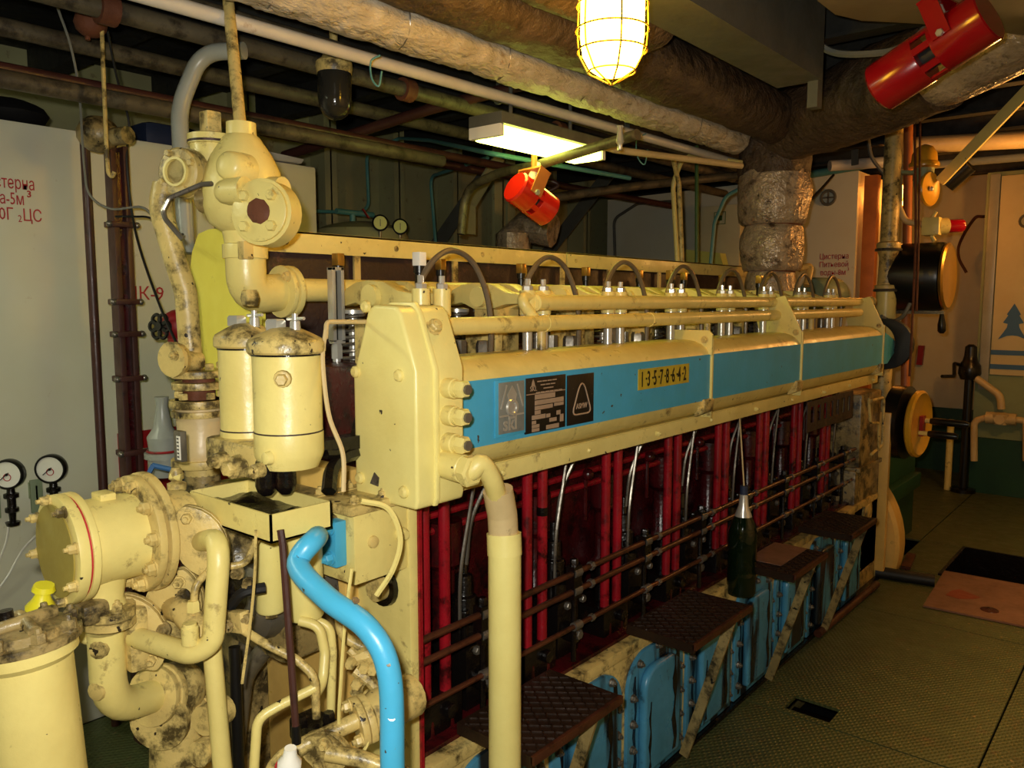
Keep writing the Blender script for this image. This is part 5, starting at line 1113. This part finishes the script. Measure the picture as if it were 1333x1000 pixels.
# slanting bracket and odds behind the rail
tag(M().bar(px(612, 305, X=-3.4), px(612, 265, X=-3.4), .09, .012, XA).bar(px(612, 267, X=-3.4), px(650, 205, X=-3.2), .09, .012, XA).build('angle_bracket', 'olive_wall'), 'cranked olive steel bracket behind the engine rail', 'bracket')
for u, lb in ((646, 'narrow olive upright next to the cranked bracket'), (663, 'narrow olive upright next to the lagged pipe bend')): tag(M().bx(-3.6, -3.58, px(u, 260, X=-3.6).y-.04, px(u, 260, X=-3.6).y+.04, 1.0, 2.75).build('steel_upright', 'olive_wall'), lb, 'post', 'narrow olive uprights')
tag(M().tube([px(668, 900, X=-3.4), px(668, 305, X=-3.4), px(682, 295, X=-3.4), px(720, 300, X=-3.2)], .11, 18, rad=lump(.2, 4, 7)).build('wrapped_bend', 'wrap_tan'), 'lagged pipe bend behind the engine rail below red extinguisher', 'pipe')
bx3 = T('tool_cabinet', 'pale yellow cabinet with square print behind engine rail', 'cabinet', px(935, 345, D=5.6))
a = px(906, 270, Y=6.1); b = px(962, 345, Y=6.1)
M().bx(a.x, b.x, 6.1, 6.5, 0, a.z).build('cabinet_body', 'sign_cream', bx3, .005)
M().prism([(0, 0), (.42, .0), (.3, .38), (.0, .42)], (a.x-.02, 5.98, 1.65), XA, ZA, YA, .1).build('slanted_lid', 'dial_yellow', bx3)
c = px(937, 284, Y=6.098)
for q in ((-.05, .05, .045, .05), (-.05, .05, -.05, -.045), (-.05, -.045, -.05, .05), (.045, .05, -.05, .05), (-.02, .02, -.02, .02)): M().bx(c.x+q[0], c.x+q[1], 6.096, 6.1, c.z+q[2], c.z+q[3]).build('printed_square', 'pipe_green', bx3)
# ================================================================== steps along the engine side
def step(y0, y1, label, patch=None):
    t = T('engine_step', label, 'step', (-1.2, (y0+y1)/2, .3), 'checkered steps along the engine')
    z = .605
    M().bx(-1.325, -1.085, y0, y1, z-.004, z).build('tread', 'checker', t)
    M().bx(-1.09, -1.078, y0, y1, z-.02, z+.002).build('front_edge', 'rusty_rod', t, .002)
    for s in (y0+.006, y1-.006): M().bx(-1.325, -1.085, s-.006, s+.006, z-.03, z-.004).build('side_edge', 'checker', t)
    m = M(); L = y1-y0
    for k in range(-8, int(L/.022)+1):            # raised diamond bars
        for sg in (1, -1):
            a = V((-1.315, y0+k*.036, z+.001)); b = V((-1.095, y0+k*.036+.17, z+.001))
            if sg < 0: a.y, b.y = b.y, a.y
            # clip to the tread
            def clip(p, q):
                for lim, up in ((y0+.008, 0), (y1-.008, 1)):
                    for (i, j) in ((p, q), (q, p)):
                        if (i.y < lim) != bool(up) and (j.y < lim) == bool(up) and abs(j.y-i.y) > 1e-6:
                            f_ = (lim-i.y)/(j.y-i.y); n_ = i.lerp(j, f_); i.x, i.y = n_.x, n_.y
                return p, q
            if max(a.y, b.y) < y0+.01 or min(a.y, b.y) > y1-.01: continue
            a, b = clip(a, b)
            if (b-a).length > .02 and min(a.y, b.y) > y0-.01 and max(a.y, b.y) < y1+.01: m.bar(a, b, .004, .003)
    tr_ = m.build('tread_pattern', 'checker', t); tr_['kind'] = 'stuff'
    M().bar((-1.105, y1-.10, z-.01), (-1.275, y1-.10, .03), .034, .01, YA).build('strut', 'cream_grimy', t)
    if patch: M().bx(-1.30, -1.16, y0+.06, y1-.02, z+.004, z+.007).build('cover_sheet', 'copper_plate', t)
for i, (a, b, lb, pt_) in enumerate(((1.36, 1.74, 'oily steel step nearest the tall cream conduit', 0), (2.15, 2.57, 'diamond-patterned steel step between conduit and hanging bottle', 0), (2.965, 3.33, 'steel step with brown sheet on it beside hanging bottle', 1), (3.65, 4.02, 'dark steel step nearest the flywheel end', 0))): step(a, b, lb, pt_)
# bottle hanging from the control rods
bo = T('plastic_bottle', 'dark green plastic bottle hanging by a wire at the control rods', 'bottle', px(968, 772, X=-1.28))
zb_ = px(968, 772, X=-1.28).z; zt_ = px(957, 640, X=-1.28).z; H = zt_-zb_; c = px(966, 720, X=-1.28)
M().lathe((c.x, c.y, zb_), ZA, [(0, .036), (.006, .052), (.02, .057), (H*.22, .056), (H*.26, .051), (H*.31, .056), (H*.58, .056), (H*.68, .045), (H*.8, .02), (H*.84, .014), (H*.95, .014)], 20).build('bottle_body', 'bottle_green', bo)
M().lathe((c.x, c.y, zb_+.015), ZA, [(0, .05), (H*.45, .051), (H*.46, .0)], 18).build('oil_inside', 'oily_black', bo)
M().lathe((c.x, c.y, zb_+H*.74), ZA, [(0, .034), (H*.1, .019), (H*.2, .016)], 16).build('foil_neck', 'steel', bo)
M().cyl((c.x, c.y, zb_+H*.94), (c.x, c.y, zb_+H*1.02), .016, n=14).build('bottle_cap', 'navy', bo)
M().tube(curve([(c.x, c.y, zb_+H), (c.x-.01, c.y-.005, zb_+H*1.3), (c.x-.03, c.y+.02, zb_+H*1.5), (c.x-.05, c.y+.05, 1.2)]), .003, 6).build('hanging_wire', 'tan_pipe', bo)
# ================================================================== things on the floor plates
tag(M().tube([V((-1.285, 3.86, .022)), V((-1.27, 4.78, .022))], .02, 12).build('loose_pipe', 'rusty_rod'), 'rusty pipe lying on plates along the engine foot', 'pipe')
tag(M().tube([V((-1.33, 4.98, .03)), V((-1.18, 5.0, .03)), V((-1.02, 5.03, .03))], .035, 14, .05).build('rubber_hose', 'rubber'), 'short thick black rubber hose lying near the flywheel', 'hose')
tag(M().bar(V((-1.20, 5.12, .045)), V((-1.24, 5.42, .045)), .05, .02).bar(V((-1.20, 5.12, .025)), V((-1.24, 5.42, .025)), .012, .03).build('angle_iron', 'rusty_rod'), 'short angle iron lying beside the flywheel', 'bar')
pc = T('hatch_plate', 'brown metal hatch plate lying beside the open floor well', 'plate', (-.6, 5.0, 0))
M().ob((-.61, 5.0, .008), V((1, .06, 0)), YA, .40, .35, .005).build('sheet', 'copper_plate', pc)
M().lathe((-.70, 4.78, .013), ZA, [(0, .045), (.002, .043), (.004, .02)], 14).build('oil_spot', 'maroon', pc)
M().prism([(-.07, -.06), (.0, -.08), (.06, -.03), (.09, .02), (.03, .06), (-.03, .09), (-.06, .04)], (-.86, 4.93, .0135), XA, YA, ZA, .0012).build('red_reflection', 'reflection_red', pc)  # reddish reflection on the sheet, painted in as a flat coloured patch
# ================================================================== manoeuvring stand at the far end
hw = T('manoeuvring_wheel', 'yellow manoeuvring hand wheel with black grips and dark backing', 'wheel', (-1.2, 5.1, .7))
c = px(1198, 552, D=4.75)
hd = V((1, -.08, 0)).normalized()
M().lathe(c-hd*.03, hd, [(0, .19), (.01, .2), (.03, .2), (.04, .185), (.03, .17)], 40).build('wheel_disc', 'siren_yellow', hw)
M().lathe(c-hd*.17, hd, [(0, .14), (.02, .22), (.1, .22), (.12, .15)], 32).build('backing_drum', 'black', hw)
d_, u_, v_ = frame(hd)
for q, L in ((V((0, .02, .02)), .26), (V((0, -.02, -.05)), .2)):
    a = c+q; M().cyl(a, a+hd*.06, .014, n=10).build('grip_root', 'cream', hw); M().lathe(a+hd*.05, hd, [(0, .016), (.02, .022), (L*.7, .02), (L*.8, .012)], 12).build('grip', 'black', hw)
M().bar(c+hd*.012-ZA*.07, c+hd*.012+ZA*.05, .05, .02, hd).build('hub_marker', 'red_paint', hw)
M().cyl(c-hd*.2, V((-1.5, c.y+.1, c.z)), .05, n=12).build('shaft', 'oily_black', hw)
st_ = T('gear_casing', 'grey-green reduction gear casing behind the flywheel', 'gearbox', (-1.75, 5.7, 0))
M().bx(-2.3, -1.42, 5.25, 6.2, -.3, .72).build('lower_casing', 'green_band', st_, .03); M().bx(-2.2, -1.5, 5.3, 6.1, .72, .80).build('casing_top', 'wood_orange', st_, .02)
M().bx(-1.42, -1.36, 5.3, 6.1, .35, .45).build('ledge', 'green_band', st_, .01)
# tall column with pipes
cl = T('machinery_column', 'tall cream column pipe with collars beside the engine end', 'column', (-1.5, 5.4, 0))
a = px(1152, 420, D=5.0); X_, Y_ = a.x, a.y
M().bx(X_-.06, X_+.03, Y_+.02, Y_+.07, .8, 2.92).build('column_plate', 'sage', cl, .004)
M().cyl((X_, Y_, px(1152, 440, D=5).z), (X_, Y_, px(1152, 378, D=5).z), .06, n=20).build('column_pipe', 'cream', cl)
M().lathe((X_, Y_, px(1152, 378, D=5).z), ZA, [(0, .07), (.03, .07), (.035, .055), (.2, .05), (.26, .07), (.29, .07), (.3, .05), (1.0, .05)], 20).build('column_upper', 'cream_dirty', cl)
for v in (378, 326): z = px(1152, v, D=5).z; M().torus((X_, Y_, z), ZA, .07, .01, 22, 6).build('collar', 'steel_dark', cl)
z_ = px(1152, 440, D=5).z
M().cyl((X_, Y_, .8), (X_, Y_, z_), .055, n=18).build('column_foot', 'cream_dirty', cl)
pipe('column_conduit', [px(1172, 150, D=5.0), px(1170, 270, D=5.0), px(1178, 288, D=4.98), px(1205, 293, D=4.95)], .02, 'tan_pipe', 'tan conduit dropping beside the column to the red lamp', bend=.06)
pipe('column_conduit', [px(1183, 130, D=5.15), px(1180, 380, D=5.15), px(1178, 540, D=5.15)], .028, 'wood_orange', 'orange upright conduit behind the red lamp', bend=0)
cable('chain_wire', P3([(1190, 130, 4.62), (1192, 300, 4.6), (1188, 410, 4.58), (1184, 490, 4.58)]), .007, 'rust', 'thin rusty control wire hanging before the column')
cable('chain_wire', P3([(1198, 130, 4.62), (1196, 300, 4.6), (1193, 405, 4.58)]), .006, 'rust', 'second thin wire hanging before the yellow siren')
# siren
sr = T('siren', 'yellow signal horn with domed cap on the column', 'siren', px(1203, 275, D=4.95))
a = px(1203, 215, D=4.95)
M().lathe(a, ZA, [(-.012, .085), (0, .088), (.012, .085), (.02, .075), (.07, .07), (.11, .045), (.125, .01)], 24).build('cap', 'siren_yellow', sr)
M().lathe(a-ZA*.02, -ZA, [(0, .06), (.1, .055), (.14, .04)], 20).build('motor_body', 'sage', sr)
b = px(1210, 246, D=4.88); hd2 = V((.96, -.27, 0)).normalized()
M().lathe(b-hd2*.05, hd2, [(0, .05), (.02, .085), (.05, .105), (.06, .1), (.05, .08)], 28).build('bell', 'siren_yellow', sr)
M().sph(b+hd2*.01, .016, 10).build('bell_nut', 'steel', sr)
M().lathe(px(1232, 240, D=5.3), px(1250, 225, D=5.2)-px(1222, 250, D=5.3), [(0, .06), (.17, .06), (.175, .05)], 20).build('horn_can', 'black', sr)
M().bar(a-ZA*.05, V((X_, Y_+.02, a.z-.05)), .06, .02).build('arm', 'sage', sr)
# red signal lamp
rl_ = T('signal_lamp', 'red signal lamp with ribbed glass on a cream socket', 'lamp', px(1210, 300, D=4.9))
a = px(1213, 295, D=4.9); rd = V((.77, .62, .03)).normalized()
M().ob(a, ZA, XA, .055, .05, .045).build('socket_box', 'cream', rl_, .012)
M().lathe(a+rd*.03, rd, [(0, .05), (.06, .05), (.065, .042)], 18).build('socket_collar', 'cream', rl_)
M().lathe(a+rd*.09, rd, [(0, .04), (.09, .04), (.1, .034)], 18).build('red_glass', 'ruby', rl_)
for s in (-1, 1): M().cyl(a+ZA*.055*s, a+ZA*.09*s+XA*.02, .012).build('gland', 'cream', rl_)
# telegraph drum
tg = T('engine_telegraph', 'large black drum telegraph with brass-rimmed white dial and hanging lever', 'telegraph', px(1205, 410, D=5.0))
a = px(1232, 360, D=4.9); gd = V((1, .0, 0)).normalized()
M().lathe(a-gd*.3, gd, [(0, .19), (.01, .21), (.27, .21), (.29, .205)], 40).build('drum', 'black', tg)
M().lathe(a-gd*.005, gd, [(0, .2), (.015, .205), (.025, .19), (.02, .18)], 40).build('rim', 'brass', tg)
M().lathe(a+gd*.0, gd, [(0, .18), (.008, .18)], 36).build('dial', 'dial', tg)
M().bar(a+gd*.012-ZA*.02, a+gd*.012+ZA*.15, .012, .004, gd).build('pointer', 'black', tg)
b = px(1226, 412, D=4.95); M().lathe(b+ZA*.02, V((.03, 0, -1)), [(0, .012), (.03, .016), (.07, .024), (.11, .024), (.125, .012)], 14).build('lever_grip', 'black', tg)
M().ob(a-gd*.15-ZA*.22, gd, ZA, .15, .01, .02).build('base_bar', 'steel_dark', tg)
M().cyl(a-gd*.28, V((X_+.02, Y_+.04, a.z)), .04, n=12).build('mount', 'steel_dark', tg)
cable('telegraph_cable', [px(1185, 395, D=4.9), px(1175, 412, D=4.9), px(1160, 418, D=4.85), px(1147, 412, D=4.8)], .012, 'cable_grey', 'grey cable sagging from the telegraph to the engine end')
# diagonal brace
tag(M().bar(px(1345, 110, D=4.3), px(1224, 236, D=4.9), .062, .03, YA).build('diagonal_brace', 'cream_clean', bev=.004), 'pale diagonal steel brace leading down to the siren', 'brace')
# hand pump post
hp = T('hand_pump', 'black hand pump post with crank standing before the cabinet', 'pump', px(1255, 640, Z=0))
a = px(1253, 640, Z=0)
M().cyl((a.x, a.y, 0), (a.x, a.y, px(1255, 490, D=6.9).z), .035, n=14).build('post', 'black', hp)
M().lathe((a.x, a.y, 0), ZA, [(0, .1), (.03, .1), (.04, .05)], 16).build('foot', 'oily_black', hp)
b = px(1257, 475, D=6.9)
M().lathe((a.x, a.y, b.z-.12), ZA, [(0, .07), (.05, .09), (.12, .085), (.16, .06), (.2, .05), (.28, .045), (.3, .02)], 16).build('pump_head', 'black', hp)
M().tube([px(1250, 475, D=6.85), px(1242, 473, D=6.8), px(1242, 490, D=6.75), px(1226, 490, D=6.7)], .014, 8, .02).build('crank', 'black', hp)
M().cyl((a.x-.12, a.y, 0), (a.x-.12, a.y, .62), .028, n=10).build('side_pipe', 'cream', hp)
cvp = T('cabinet_valve', 'small tan three-way valve with pipes on the cabinet front', 'valve', px(1302, 575, Y=7.75))
v0 = px(1303, 545, Y=7.72)
M().lathe(v0-ZA*.05, ZA, [(0, .05), (.04, .06), (.06, .07), (.09, .07), (.1, .04)], 14).build('valve_body', 'tan_pipe', cvp)
M().cyl(v0-XA*.11, v0+XA*.11, .05, n=12).cyl(v0-YA*.03, v0-YA*.08, .04, n=12).build('valve_ports', 'tan_pipe', cvp)
M().tube([v0+ZA*.08, px(1302, 515, Y=7.72), px(1270, 492, Y=7.72), px(1263, 478, Y=7.72)], .03, 12, .1).build('upper_pipe', 'tan_pipe', cvp)
for s, u in ((-1, 1268), (1, 1336)): M().tube([v0+XA*.1*s, px(u, 548, Y=7.72), px(u, 600, Y=7.72)], .028, 12, .1).build('drop_pipe', 'tan_pipe', cvp)
cable('wall_cable', [px(1281, 282, Y=7.9), px(1268, 285, Y=8.0), px(1250, 315, Y=8.2), px(1248, 335, Y=8.2), px(1258, 355, Y=8.2)], .014, 'brown_pole', 'thin brown cable curling on the lit wall')
tag(M().bar(px(1200, 450, Y=8.57), px(1197, 475, Y=8.57), .05, .05).build('red_fire_tool', 'red_paint'), 'small dark red tool hanging low on far wall', 'tool')
